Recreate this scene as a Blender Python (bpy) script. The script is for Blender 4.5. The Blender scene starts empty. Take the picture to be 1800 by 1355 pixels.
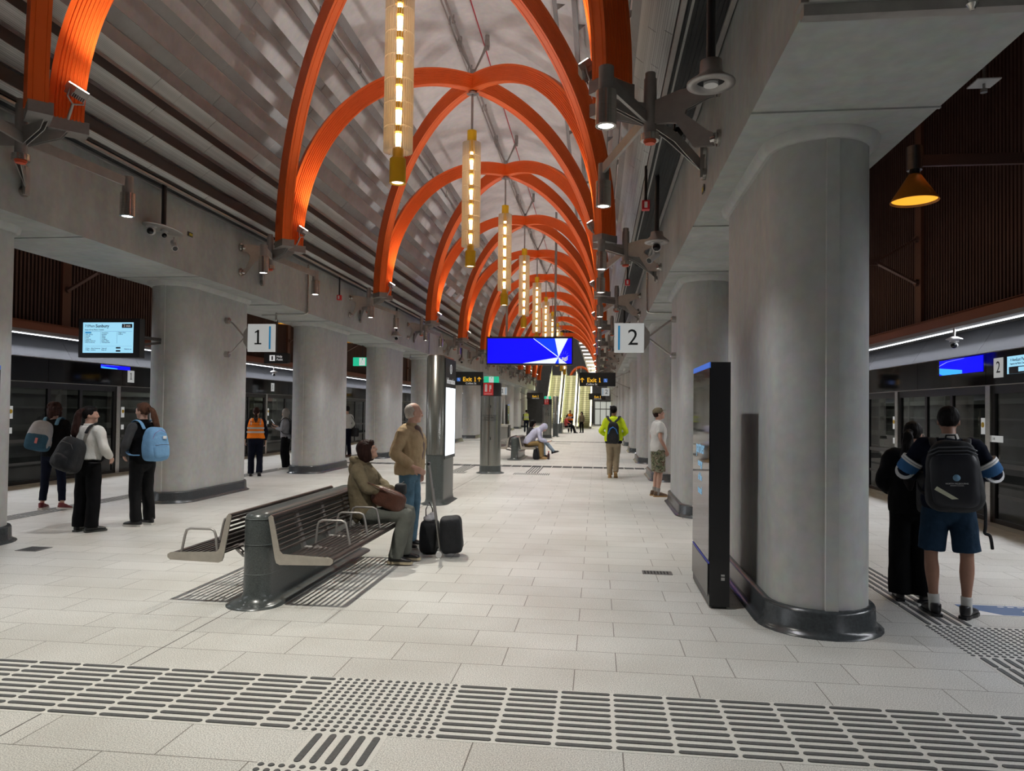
import bpy, bmesh, math, random
from mathutils import Vector, Matrix, noise
random.seed(7)
PI = math.pi
SC = bpy.context.scene
COL = SC.collection

# ------------------------------------------------------------------ camera
def setup_camera():
    f, yaw, pi_, ro, h = 1293.6, math.radians(6.837), math.radians(1.185), math.radians(0.691), 1.648
    cx, cy = 894.4, 694.7
    fw = Vector((-math.sin(yaw)*math.cos(pi_), math.cos(yaw)*math.cos(pi_), math.sin(pi_)))
    r = Vector((math.cos(yaw), math.sin(yaw), 0)); u = r.cross(fw)
    r2 = r*math.cos(ro)+u*math.sin(ro); u2 = -r*math.sin(ro)+u*math.cos(ro)
    cam = bpy.data.cameras.new('camera'); o = bpy.data.objects.new('camera', cam); COL.objects.link(o)
    M = Matrix((r2, u2, -fw)).transposed().to_4x4(); M.translation = (0, 0, h)
    o.matrix_world = M
    cam.sensor_fit = 'HORIZONTAL'; cam.sensor_width = 36.0; cam.lens = 36.0*f/1800
    cam.shift_x = (900-cx)/1800; cam.shift_y = (cy-677.5)/1800
    cam.clip_start = 0.05; cam.clip_end = 300
    SC.camera = o
setup_camera()

# ------------------------------------------------------------------ world, exposure
W = bpy.data.worlds.new('world'); SC.world = W; W.use_nodes = True
W.node_tree.nodes['Background'].inputs[0].default_value = (0.75, 0.8, 0.9, 1)
W.node_tree.nodes['Background'].inputs[1].default_value = 0.02
SC.view_settings.view_transform = 'Standard'; SC.view_settings.look = 'None'
SC.view_settings.gamma = 1.0; SC.view_settings.use_curve_mapping = False
SC.view_settings.exposure = 0.0
SC.cycles.max_bounces = 7; SC.cycles.diffuse_bounces = 4; SC.cycles.glossy_bounces = 3
SC.cycles.transparent_max_bounces = 24; SC.cycles.transmission_bounces = 4
SC.cycles.use_denoising = True
SC.cycles.sample_clamp_indirect = 4.0
SC.cycles.caustics_reflective = False; SC.cycles.caustics_refractive = False

# light levels (watts)
P_PENDANT, P_DOWN, P_FLOOD, P_PLAT = 830, 130, 185, 70
LED_STRIP = 6.0

# ------------------------------------------------------------------ station grid
XC = -2.82            # centre line of the concourse
S = 6.017             # bay length
YH0 = 7.11            # first bracket line
YN0 = 10.08           # first crown node in view
YEND = 104.0
Y0 = -7.0
_ORD = 'first second third fourth fifth sixth seventh eighth ninth tenth eleventh twelfth thirteenth fourteenth fifteenth sixteenth seventeenth eighteenth nineteenth'.split()
def ORD(i):
    if i < 19: return _ORD[i]
    t, u = divmod(i+1, 10)
    return ({2: 'twentieth', 3: 'thirtieth', 4: 'fortieth'}[t] if u == 0 else {2: 'twenty', 3: 'thirty', 4: 'forty'}[t]+'-'+_ORD[u-1])

# ------------------------------------------------------------------ materials
MATS = {}
def nodes_of(m): return m.node_tree.nodes, m.node_tree.links
def mat(name, col, rough=0.6, metal=0.0, var=0.0, vscale=3.0, bump=0.0, bscale=60.0, col2=None, aniso=None, spec=None, stretch=None):
    if name in MATS: return MATS[name]
    m = bpy.data.materials.new(name); m.use_nodes = True; N, L = nodes_of(m)
    b = N['Principled BSDF']; b.inputs['Roughness'].default_value = rough; b.inputs['Metallic'].default_value = metal
    b.inputs['Base Color'].default_value = (*col, 1)
    if spec is not None: b.inputs['Specular IOR Level'].default_value = spec
    tc = N.new('ShaderNodeTexCoord'); vec = tc.outputs['Object']
    if stretch:
        mp = N.new('ShaderNodeMapping'); mp.inputs['Scale'].default_value = stretch; L.new(vec, mp.inputs[0]); vec = mp.outputs[0]
    if var > 0 or col2:
        n = N.new('ShaderNodeTexNoise'); n.inputs['Scale'].default_value = vscale; n.inputs['Detail'].default_value = 6; n.inputs['Roughness'].default_value = 0.62
        L.new(vec, n.inputs['Vector'])
        r = N.new('ShaderNodeValToRGB'); r.color_ramp.elements[0].position = 0.32; r.color_ramp.elements[1].position = 0.68
        c2 = col2 if col2 else tuple(c*(1-var) for c in col); c1 = col if col2 else tuple(min(1, c*(1+var)) for c in col)
        r.color_ramp.elements[0].color = (*c2, 1); r.color_ramp.elements[1].color = (*c1, 1)
        L.new(n.outputs['Fac'], r.inputs[0]); L.new(r.outputs[0], b.inputs['Base Color'])
    if bump > 0:
        n2 = N.new('ShaderNodeTexNoise'); n2.inputs['Scale'].default_value = bscale; n2.inputs['Detail'].default_value = 4; L.new(vec, n2.inputs['Vector'])
        bp = N.new('ShaderNodeBump'); bp.inputs['Strength'].default_value = bump; bp.inputs['Distance'].default_value = 0.02
        L.new(n2.outputs['Fac'], bp.inputs['Height']); L.new(bp.outputs[0], b.inputs['Normal'])
    MATS[name] = m; return m
def emis(name, col, strength):
    if name in MATS: return MATS[name]
    m = bpy.data.materials.new(name); m.use_nodes = True; N, L = nodes_of(m)
    b = N['Principled BSDF']; b.inputs['Base Color'].default_value = (*[c*0.5 for c in col], 1)
    b.inputs['Emission Color'].default_value = (*col, 1); b.inputs['Emission Strength'].default_value = strength
    MATS[name] = m; return m
def glassy(name, tint, trans=0.8, rough=0.02, warm=None):
    m = bpy.data.materials.new(name); m.use_nodes = True; N, L = nodes_of(m); N.clear()
    out = N.new('ShaderNodeOutputMaterial'); tr = N.new('ShaderNodeBsdfTransparent'); tr.inputs[0].default_value = (*tint, 1)
    gl = N.new('ShaderNodeBsdfGlossy'); gl.inputs['Roughness'].default_value = rough
    fr = N.new('ShaderNodeFresnel'); fr.inputs[0].default_value = 1.5
    ge = N.new('ShaderNodeNewGeometry'); iv = N.new('ShaderNodeMath'); iv.operation = 'SUBTRACT'; iv.inputs[0].default_value = 1; L.new(ge.outputs['Backfacing'], iv.inputs[1])
    fm = N.new('ShaderNodeMath'); fm.operation = 'MULTIPLY'; L.new(fr.outputs[0], fm.inputs[0]); L.new(iv.outputs[0], fm.inputs[1])
    mx = N.new('ShaderNodeMixShader'); L.new(fm.outputs[0], mx.inputs[0]); L.new(tr.outputs[0], mx.inputs[1]); L.new(gl.outputs[0], mx.inputs[2])
    if warm:
        tl = N.new('ShaderNodeBsdfTranslucent'); tl.inputs[0].default_value = (*warm, 1); df = N.new('ShaderNodeBsdfDiffuse'); df.inputs[0].default_value = (*warm, 1)
        a = N.new('ShaderNodeMixShader'); a.inputs[0].default_value = 0.5; L.new(tl.outputs[0], a.inputs[1]); L.new(df.outputs[0], a.inputs[2])
        m2 = N.new('ShaderNodeMixShader'); m2.inputs[0].default_value = 1-trans; L.new(mx.outputs[0], m2.inputs[1]); L.new(a.outputs[0], m2.inputs[2]); L.new(m2.outputs[0], out.inputs[0])
    else: L.new(mx.outputs[0], out.inputs[0])
    MATS[name] = m; return m

def concrete(name, base, dark, streak=False, joint=False):
    m = bpy.data.materials.new(name); m.use_nodes = True; N, L = nodes_of(m); b = N['Principled BSDF']
    b.inputs['Roughness'].default_value = 0.55; b.inputs['Specular IOR Level'].default_value = 0.35
    tc = N.new('ShaderNodeTexCoord'); mp = N.new('ShaderNodeMapping'); mp.inputs['Scale'].default_value = (1, 1, 0.35) if streak else (1, 1, 1); L.new(tc.outputs['Object'], mp.inputs[0])
    n1 = N.new('ShaderNodeTexNoise'); n1.inputs['Scale'].default_value = 1.4; n1.inputs['Detail'].default_value = 8; n1.inputs['Roughness'].default_value = 0.6; L.new(mp.outputs[0], n1.inputs['Vector'])
    r1 = N.new('ShaderNodeValToRGB'); r1.color_ramp.elements[0].position = 0.3; r1.color_ramp.elements[1].position = 0.7
    r1.color_ramp.elements[0].color = (*dark, 1); r1.color_ramp.elements[1].color = (*base, 1); L.new(n1.outputs['Fac'], r1.inputs[0])
    n2 = N.new('ShaderNodeTexNoise'); n2.inputs['Scale'].default_value = 9; n2.inputs['Detail'].default_value = 6; L.new(tc.outputs['Object'], n2.inputs['Vector'])
    mx = N.new('ShaderNodeMixRGB'); mx.blend_type = 'SOFT_LIGHT'; mx.inputs[0].default_value = 0.45; L.new(r1.outputs[0], mx.inputs[1]); L.new(n2.outputs['Color'], mx.inputs[2])
    hs = N.new('ShaderNodeHueSaturation'); hs.inputs['Saturation'].default_value = 0.55; L.new(mx.outputs[0], hs.inputs['Color'])
    L.new(hs.outputs[0], b.inputs['Base Color'])
    # bug holes
    v = N.new('ShaderNodeTexVoronoi'); v.inputs['Scale'].default_value = 5.5; L.new(tc.outputs['Object'], v.inputs['Vector'])
    lt = N.new('ShaderNodeMath'); lt.operation = 'LESS_THAN'; lt.inputs[1].default_value = 0.035; L.new(v.outputs['Distance'], lt.inputs[0])
    ad = N.new('ShaderNodeMath'); ad.operation = 'MULTIPLY_ADD'; ad.inputs[1].default_value = -0.8; L.new(lt.outputs[0], ad.inputs[0]); L.new(n2.outputs['Fac'], ad.inputs[2])
    bp = N.new('ShaderNodeBump'); bp.inputs['Strength'].default_value = 0.18; bp.inputs['Distance'].default_value = 0.02; L.new(ad.outputs[0], bp.inputs['Height']); L.new(bp.outputs[0], b.inputs['Normal'])
    MATS[name] = m; return m

def floor_material():
    m = bpy.data.materials.new('granite_paving'); m.use_nodes = True; N, L = nodes_of(m); b = N['Principled BSDF']
    b.inputs['Roughness'].default_value = 0.42; b.inputs['Specular IOR Level'].default_value = 0.4
    tc = N.new('ShaderNodeTexCoord'); mp = N.new('ShaderNodeMapping'); mp.inputs['Location'].default_value = (-0.14, -4.39+0.73*20, 0); L.new(tc.outputs['Object'], mp.inputs[0])
    br = N.new('ShaderNodeTexBrick'); br.inputs['Scale'].default_value = 1; br.inputs['Mortar Size'].default_value = 0.0032; br.inputs['Mortar Smooth'].default_value = 0.1
    br.inputs['Brick Width'].default_value = 0.735; br.inputs['Row Height'].default_value = 0.365; br.offset = 0.36; br.offset_frequency = 2
    br.inputs['Color1'].default_value = (0.72, 0.715, 0.69, 1); br.inputs['Color2'].default_value = (0.65, 0.645, 0.62, 1); br.inputs['Mortar'].default_value = (0.20, 0.185, 0.165, 1)
    L.new(mp.outputs[0], br.inputs['Vector'])
    n = N.new('ShaderNodeTexNoise'); n.inputs['Scale'].default_value = 150; n.inputs['Detail'].default_value = 4; L.new(tc.outputs['Object'], n.inputs['Vector'])
    r = N.new('ShaderNodeValToRGB'); r.color_ramp.elements[0].position = 0.36; r.color_ramp.elements[1].position = 0.62
    r.color_ramp.elements[0].color = (0.50, 0.50, 0.49, 1); r.color_ramp.elements[1].color = (1.14, 1.13, 1.11, 1); L.new(n.outputs['Fac'], r.inputs[0])
    mx = N.new('ShaderNodeMixRGB'); mx.blend_type = 'MULTIPLY'; mx.inputs[0].default_value = 1; L.new(br.outputs['Color'], mx.inputs[1]); L.new(r.outputs[0], mx.inputs[2])
    n2 = N.new('ShaderNodeTexNoise'); n2.inputs['Scale'].default_value = 0.9; n2.inputs['Detail'].default_value = 5; L.new(tc.outputs['Object'], n2.inputs['Vector'])
    r2 = N.new('ShaderNodeValToRGB'); r2.color_ramp.elements[0].color = (0.86, 0.85, 0.83, 1); r2.color_ramp.elements[1].color = (1, 1, 1, 1); r2.color_ramp.elements[0].position = .35; r2.color_ramp.elements[1].position = .6; L.new(n2.outputs['Fac'], r2.inputs[0])
    mx2 = N.new('ShaderNodeMixRGB'); mx2.blend_type = 'MULTIPLY'; mx2.inputs[0].default_value = 1; L.new(mx.outputs[0], mx2.inputs[1]); L.new(r2.outputs[0], mx2.inputs[2])
    L.new(mx2.outputs[0], b.inputs['Base Color'])
    bp = N.new('ShaderNodeBump'); bp.inputs['Strength'].default_value = 0.12; bp.inputs['Distance'].default_value = 0.004; L.new(n.outputs['Fac'], bp.inputs['Height']); L.new(bp.outputs[0], b.inputs['Normal'])
    MATS['granite_paving'] = m; return m

def perf_material():
    m = bpy.data.materials.new('perforated_metal'); m.use_nodes = True; N, L = nodes_of(m); b = N['Principled BSDF']
    b.inputs['Roughness'].default_value = 0.45; b.inputs['Metallic'].default_value = 0.25
    tc = N.new('ShaderNodeTexCoord'); v = N.new('ShaderNodeTexVoronoi'); v.inputs['Scale'].default_value = 75; v.inputs['Randomness'].default_value = 0.0; L.new(tc.outputs['Object'], v.inputs['Vector'])
    r = N.new('ShaderNodeValToRGB'); r.color_ramp.elements[0].position = 0.30; r.color_ramp.elements[1].position = 0.36
    r.color_ramp.elements[0].color = (0.13, 0.135, 0.13, 1); r.color_ramp.elements[1].color = (0.46, 0.47, 0.46, 1)
    L.new(v.outputs['Distance'], r.inputs[0]); L.new(r.outputs[0], b.inputs['Base Color'])
    MATS['perforated_metal'] = m; return m

CONC = concrete('column_concrete', (0.52, 0.53, 0.51), (0.40, 0.41, 0.395), streak=True)
CONCB = concrete('beam_concrete', (0.43, 0.465, 0.445), (0.30, 0.325, 0.312), streak=True)
CONCV = concrete('vault_concrete', (0.74, 0.71, 0.70), (0.55, 0.525, 0.525))
FLOOR = floor_material()
PERF = perf_material()
GRAN = mat('dark_granite', (0.060, 0.068, 0.067), 0.28, var=0.6, vscale=130, spec=0.6)
SKIRT = mat('skirting_stone', (0.05, 0.056, 0.06), 0.25, var=0.2, vscale=40, spec=0.6)
TACB = mat('tactile_dark', (0.082, 0.084, 0.084), 0.6, var=0.25, vscale=60)
TACT = mat('tactile_tile', (0.62, 0.61, 0.57), 0.5, var=0.18, vscale=230)
ORANGE = mat('orange_coating', (0.86, 0.135, 0.018), 0.42, var=0.05, vscale=2)
STEEL = mat('brushed_steel', (0.60, 0.58, 0.55), 0.24, 1.0, var=0.12, vscale=6, stretch=(1, 1, 14))
STEELG = mat('satin_steel', (0.37, 0.35, 0.335), 0.42, 0.6, var=0.08, vscale=8)
STEELD = mat('dark_steel', (0.10, 0.10, 0.10), 0.4, 0.7)
STEELT = mat('totem_steel', (0.34, 0.34, 0.31), 0.27, .9, var=0.1, vscale=3, stretch=(6, 6, 0.3))
PLATE = mat('bench_plate', (0.52, 0.48, 0.42), 0.4, 0.75, var=0.08, vscale=14)
SLAT = mat('bench_slat', (0.13, 0.105, 0.10), 0.33, 0.85, var=0.15, vscale=9)
BLACK = mat('black_coating', (0.012, 0.012, 0.014), 0.35)
BLACKM = mat('matt_black', (0.008, 0.008, 0.009), 0.75)
BLACKG = mat('black_glass', (0.006, 0.007, 0.010), 0.05, spec=0.4)
CORR = mat('dark_corrugated', (0.007, 0.008, 0.010), 0.6)
LOUV = mat('baffle_metal', (0.25, 0.255, 0.258), 0.6, 0.1, var=0.08, vscale=4)
LOUVD = mat('baffle_backing', (0.045, 0.038, 0.040), 0.6)
WALLR = mat('oxide_batten', (0.078, 0.043, 0.036), 0.5, 0.2, var=0.15, vscale=2)
WALLB = mat('oxide_backing', (0.012, 0.010, 0.010), 0.7)
PILAS = mat('oxide_pilaster', (0.16, 0.07, 0.045), 0.5, 0.2)
BROWN = mat('bronze_fascia', (0.25, 0.085, 0.045), 0.4, 0.4)
GREYM = mat('grey_fascia', (0.05, 0.052, 0.06), 0.6, 0.1)
GREYL = mat('grey_soffit', (0.30, 0.28, 0.27), 0.4, 0.5)
YELL = mat('yellow_coating', (0.80, 0.47, 0.015), 0.4)
WHITE = mat('white_coating', (0.75, 0.75, 0.75), 0.4)
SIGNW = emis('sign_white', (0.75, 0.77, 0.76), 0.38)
SIGNK = mat('sign_black', (0.02, 0.022, 0.024), 0.4)
INK = mat('sign_ink', (0.015, 0.02, 0.022), 0.5)
BLUEK = emis('sign_blue', (0.02, 0.30, 0.62), 0.35)
AMBER = emis('sign_amber', (0.95, 0.52, 0.03), 0.75)
TXTW = emis('sign_text_white', (0.8, 0.8, 0.8), 0.6)
REDS = emis('sign_red', (0.55, 0.03, 0.03), 0.35)
GREENS = emis('sign_green', (0.02, 0.55, 0.30), 0.8)
LEDBLUE = emis('led_blue', (0.0, 0.0, 1.0), 1.0)
LEDBLUE2 = emis('led_mid_blue', (0.0, 0.04, 1.0), 1.15)
LEDWHITE = emis('led_white', (0.80, 0.90, 1.0), 1.0)
LEDCYAN = emis('led_cyan', (0.05, 0.45, 0.95), 1.0)
KTEXT = emis('kiosk_text', (0.22, 0.42, 0.60), .6)
SCRB = emis('screen_blue', (0.34, 0.70, 0.92), 0.95)
SCRH = emis('screen_highlight', (0.02, 0.32, 0.70), 0.9)
SCRW = emis('screen_white', (0.86, 0.93, 1.0), 2.3)
LAMP = emis('lamp_white', (1.0, 0.95, 0.92), 26.0)
LAMPF = emis('floodlight_lens', (1.0, 0.93, 0.85), 40.0)
LAMPW = emis('lamp_warm', (1.0, 0.66, 0.30), 13.0)
LAMPS = emis('spot_lens', (0.95, 0.98, 1.0), 6.0)
STRIPM = emis('led_strip', (0.9, 0.93, 1.0), LED_STRIP)
REDLENS = mat('orange_lens', (0.65, 0.09, 0.035), 0.4)
GLASSD = glassy('door_glass', (0.52, 0.53, 0.54), rough=0.01)
GLASSB = glassy('balustrade_glass', (0.80, 0.84, 0.70), rough=0.03, trans=0.75, warm=(0.9, 0.9, 0.65))
GLASSF = glassy('fluted_glass', (0.98, 0.96, 0.92), rough=0.08, trans=0.52, warm=(0.98, 0.94, 0.88))
ESCG = emis('escalator_glow', (1.0, 0.95, 0.62), 2.2)
STEP = mat('escalator_step', (0.34, 0.33, 0.26), 0.5, 0.4)
TUNW = mat('tunnel_wall', (0.26, 0.26, 0.24), 0.8, var=0.25, vscale=1.5)
TUNL = mat('tunnel_ledge', (0.42, 0.42, 0.38), 0.6)

# ------------------------------------------------------------------ mesh collector
class G:
    def __init__(s): s.v = []; s.f = []; s.sm = []
    def add(s, vs, fs, smooth=False):
        o = len(s.v); s.v += [tuple(x) for x in vs]; s.f += [tuple(i+o for i in f) for f in fs]; s.sm += [smooth]*len(fs); return s
    def box(s, c, d, M=None):
        x, y, z = d[0]/2, d[1]/2, d[2]/2
        vs = [Vector((a*x, b*y, e*z)) for a in (-1, 1) for b in (-1, 1) for e in (-1, 1)]
        if M is not None: vs = [M @ v for v in vs]
        vs = [v+Vector(c) for v in vs]
        return s.add(vs, [(0, 1, 3, 2), (4, 6, 7, 5), (0, 4, 5, 1), (2, 3, 7, 6), (0, 2, 6, 4), (1, 5, 7, 3)])
    def bx(s, x0, x1, y0, y1, z0, z1): return s.box(((x0+x1)/2, (y0+y1)/2, (z0+z1)/2), (abs(x1-x0), abs(y1-y0), abs(z1-z0)))
    def bar(s, p1, p2, w, t, up=(0, 0, 1)):
        p1, p2 = Vector(p1), Vector(p2); d = (p2-p1); L = d.length; d.normalize(); up = Vector(up)
        sd = d.cross(up)
        if sd.length < 1e-4: sd = d.cross(Vector((1, 0, 0)))
        sd.normalize(); u = sd.cross(d)
        M = Matrix((d, sd, u)).transposed()
        return s.box((p1+p2)/2, (L, t, w), M)
    def cyl(s, p1, p2, r1, r2=None, n=16, caps=True):
        r2 = r1 if r2 is None else r2; p1, p2 = Vector(p1), Vector(p2); d = (p2-p1).normalized()
        a = d.orthogonal().normalized(); b = d.cross(a)
        A = [p1+(a*math.cos(t)+b*math.sin(t))*r1 for t in [2*PI*i/n for i in range(n)]]
        B = [p2+(a*math.cos(t)+b*math.sin(t))*r2 for t in [2*PI*i/n for i in range(n)]]
        s.add(A+B, [(i, (i+1) % n, n+(i+1) % n, n+i) for i in range(n)], True)
        if caps:
            if r1 > 1e-5: s.add(A, [tuple(range(n))[::-1]])
            if r2 > 1e-5: s.add(B, [tuple(range(n))])
        return s
    def tube(s, pts, r, n=8, closed=False):
        pts = [Vector(p) for p in pts]; m = len(pts); rings = []
        ref = None
        for i, p in enumerate(pts):
            if closed: d = pts[(i+1) % m]-pts[i-1]
            else: d = pts[min(i+1, m-1)]-pts[max(i-1, 0)]
            d.normalize()
            if ref is None: ref = d.orthogonal().normalized()
            a = (ref-d*ref.dot(d)).normalized(); ref = a; b = d.cross(a)
            rr = r[i] if isinstance(r, (list, tuple)) else r
            rings.append([p+(a*math.cos(2*PI*k/n)+b*math.sin(2*PI*k/n))*rr for k in range(n)])
        vs = [v for R in rings for v in R]; fs = []
        for i in range(m if closed else m-1):
            j = (i+1) % m
            for k in range(n): fs.append((i*n+k, i*n+(k+1) % n, j*n+(k+1) % n, j*n+k))
        s.add(vs, fs, True)
        if not closed: s.add(rings[0], [tuple(range(n))[::-1]]); s.add(rings[-1], [tuple(range(n))])
        return s
    def lathe(s, c, prof, n=24, M=None, smooth=True):
        c = Vector(c); vs = []
        for (r, z) in prof:
            for k in range(n):
                v = Vector((r*math.cos(2*PI*k/n), r*math.sin(2*PI*k/n), z))
                if M is not None: v = M @ v
                vs.append(v+c)
        fs = [(i*n+k, i*n+(k+1) % n, (i+1)*n+(k+1) % n, (i+1)*n+k) for i in range(len(prof)-1) for k in range(n)]
        return s.add(vs, fs, smooth)
    def prism(s, poly, z0, z1, axis='z', smooth=False):
        n = len(poly)
        f = {'z': lambda a, b, c: (a, b, c), 'x': lambda a, b, c: (c, a, b), 'y': lambda a, b, c: (a, c, b)}[axis]
        A = [f(a, b, z0) for a, b in poly]; B = [f(a, b, z1) for a, b in poly]
        s.add(A+B, [(i, (i+1) % n, n+(i+1) % n, n+i) for i in range(n)], smooth)
        s.add(A, [tuple(range(n))[::-1]]); s.add(B, [tuple(range(n))]); return s
    def sell(s, c, r, e1=0.35, e2=0.35, M=None, n=24, m=14):
        def p(x, e): return math.copysign(abs(x)**e, x)
        c = Vector(c); vs = []
        for i in range(m+1):
            ph = -PI/2+PI*i/m
            for k in range(n):
                th = 2*PI*k/n
                v = Vector((r[0]*p(math.cos(ph), e1)*p(math.cos(th), e2), r[1]*p(math.cos(ph), e1)*p(math.sin(th), e2), r[2]*p(math.sin(ph), e1)))
                if M is not None: v = M @ v
                vs.append(v+c)
        return s.add(vs, [(i*n+k, i*n+(k+1) % n, (i+1)*n+(k+1) % n, (i+1)*n+k) for i in range(m) for k in range(n)], True)
    def xf(s, M): s.v = [tuple(M @ Vector(v)) for v in s.v]; return s
    def mesh(s, name, m=None):
        me = bpy.data.meshes.new(name); me.from_pydata(s.v, [], s.f)
        me.polygons.foreach_set('use_smooth', s.sm)
        bm = bmesh.new(); bm.from_mesh(me); bmesh.ops.recalc_face_normals(bm, faces=bm.faces); bm.to_mesh(me); bm.free()
        if m: me.materials.append(m)
        return me
    def obj(s, name, m, parent=None, loc=None):
        return mkobj(name, s.mesh(name, m), parent, loc)
def mkobj(name, me, parent=None, loc=None, rot=None):
    o = bpy.data.objects.new(name, me); COL.objects.link(o)
    if parent: o.parent = parent
    if loc is not None: o.location = loc
    if rot is not None: o.rotation_euler = rot
    return o
def empty(name, label, cat, loc=(0, 0, 0), rz=0, group=None):
    o = bpy.data.objects.new(name, None); COL.objects.link(o); o.location = loc; o.rotation_euler = (0, 0, rz); o.empty_display_size = .1
    return tag(o, label, cat, group)
def tag(o, label, cat=None, group=None, kind=None):
    o['label'] = label
    if cat: o['category'] = cat
    if group: o['group'] = group
    if kind: o['kind'] = kind
    return o
def struct(o): o['kind'] = 'structure'; return o
def dup(o, parent=None, loc=None, rz=None, label=None, group=None):
    c = o.copy(); COL.objects.link(c); c.parent = parent
    if loc is not None: c.location = loc
    if rz is not None: c.rotation_euler = (0, 0, rz)
    if label: c['label'] = label
    if group: c['group'] = group
    for ch in list(o.children): dup(ch, c)
    return c
def text(name, body, size, m, parent, loc, rot=(PI/2, 0, 0), align='CENTER', sx=1.0, ext=0.001, bold=0.0):
    cu = bpy.data.curves.new(name, 'FONT'); cu.body = body; cu.size = size; cu.align_x = align; cu.align_y = 'CENTER'; cu.extrude = ext; cu.offset = bold
    cu.resolution_u = 3
    t = bpy.data.objects.new(name, cu); COL.objects.link(t)
    me = bpy.data.meshes.new_from_object(t.evaluated_get(bpy.context.evaluated_depsgraph_get()))
    bpy.data.objects.remove(t); bpy.data.curves.remove(cu)
    me.name = name; me.materials.clear(); me.materials.append(m)
    o = mkobj(name, me, parent, loc, rot); o.scale = (sx, 1, 1); return o
def light(kind, name, loc, power, col=(1, 1, 1), radius=0.05, spot=None, blend=0.3, aim=None, size=None, parent=None):
    l = bpy.data.lights.new(name, kind); l.energy = power; l.color = col
    if kind == 'AREA':
        l.shape = 'RECTANGLE'; l.size, l.size_y = size
    else: l.shadow_soft_size = radius
    if spot: l.spot_size = math.radians(spot); l.spot_blend = blend
    o = bpy.data.objects.new(name, l); COL.objects.link(o); o.location = loc
    if parent: o.parent = parent
    if aim is not None:
        d = Vector(aim)-Vector(loc); o.rotation_euler = d.to_track_quat('-Z', 'Y').to_euler()
    return o

_text0 = text
def text(name, body, size, m, parent, loc, rot=(PI/2, 0, 0), align='CENTER', sx=1.0, ext=0.001, bold=0.0):
    o = _text0(name, body, size, m, parent, loc, rot, align, sx, ext, bold)
    if body in ('1', 'Exit 1'):       # give the digit its flag and foot
        me = o.data; H = size*.72; xs = [v.co.x for v in me.vertices]; x1 = max(xs); cx = x1-size*.045 if body != '1' else sum(xs)/len(xs)
        zs = [v.co.y for v in me.vertices]; top, bot = max(v.co.y for v in me.vertices if v.co.x > cx-size*.08), min(zs)
        g = G(); s_ = size; e = ext
        g.add([(cx-s_*.17, top-s_*.15, e), (cx-s_*.15, top-s_*.08, e), (cx, top, e), (cx, top-s_*.09, e)], [(0, 1, 2, 3)])
        g.add([(cx-s_*.17, bot, e), (cx+s_*.17, bot, e), (cx+s_*.17, bot+s_*.065, e), (cx-s_*.17, bot+s_*.065, e)], [(0, 1, 2, 3)])
        k = G(); k.v = [(a, b, c) for a, b, c in g.v]; k.f = g.f; k.sm = g.sm
        bm = bmesh.new(); bm.from_mesh(me); vv = [bm.verts.new(v) for v in k.v]
        for f in k.f: bm.faces.new([vv[i] for i in f])
        bm.to_mesh(me); bm.free()
    return o

# ================================================================== STRUCTURE
g = G(); g.bx(-11.80, 6.16, Y0, YEND, -0.35, 0)
struct(g.obj('floor', FLOOR))
# thin dark expansion joint running the length of the platform is part of the floor pattern
g = G()
for x in (-2.93,): g.bx(x-.004, x+.004, Y0, 21.0, -0.0005, 0.0012)
o = g.obj('trim_1', mat('joint_filler', (0.13, 0.12, 0.11), .8)); struct(o)
# edge strip along the platform doors
for sgn, nm in ((-1, 'trim_2'), (1, 'trim_3')):
    g = G(); x = XC+sgn*8.93; g.bx(min(x-sgn*.02, x-sgn*.22), max(x-sgn*.02, x-sgn*.22), Y0, YEND, -.001, .004)
    struct(g.obj(nm, mat('edge_stone', (0.42, 0.42, 0.40), .4, var=.15, vscale=60)))

def vault_pt(t, a, b, zc):   # t: 0 at spring, pi/2 at crown
    e = 0.92
    return a*abs(math.cos(t))**e, zc+b*abs(math.sin(t))**e
def vault_strip():
    g = G(); n = 40; prof = []
    for i in range(n+1):
        t = PI*i/n; r, z = vault_pt(t if t <= PI/2 else PI-t, 3.92, 5.15, 4.95)
        prof.append((XC+(r if t <= PI/2 else -r), z))
    ys = [Y0, YEND-28]
    vs = [(x, y, z) for y in ys for x, z in prof] + [(XC+(x-XC)*1.08, y, z+.35) for y in ys for x, z in prof]
    m = n+1
    fs = [(i, i+1, m+i+1, m+i) for i in range(n)]
    fs2 = [(2*m+i, 2*m+i+1, 3*m+i+1, 3*m+i) for i in range(n)]
    g.add(vs, fs+fs2, True)
    g.add([vs[i] for i in (0, m, 3*m, 2*m)], [(0, 1, 2, 3)]); g.add([vs[i] for i in (m-1, 2*m-1, 4*m-1, 3*m-1)], [(0, 1, 2, 3)])
    return g
struct(vault_strip().obj('ceiling', CONCV))
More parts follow.
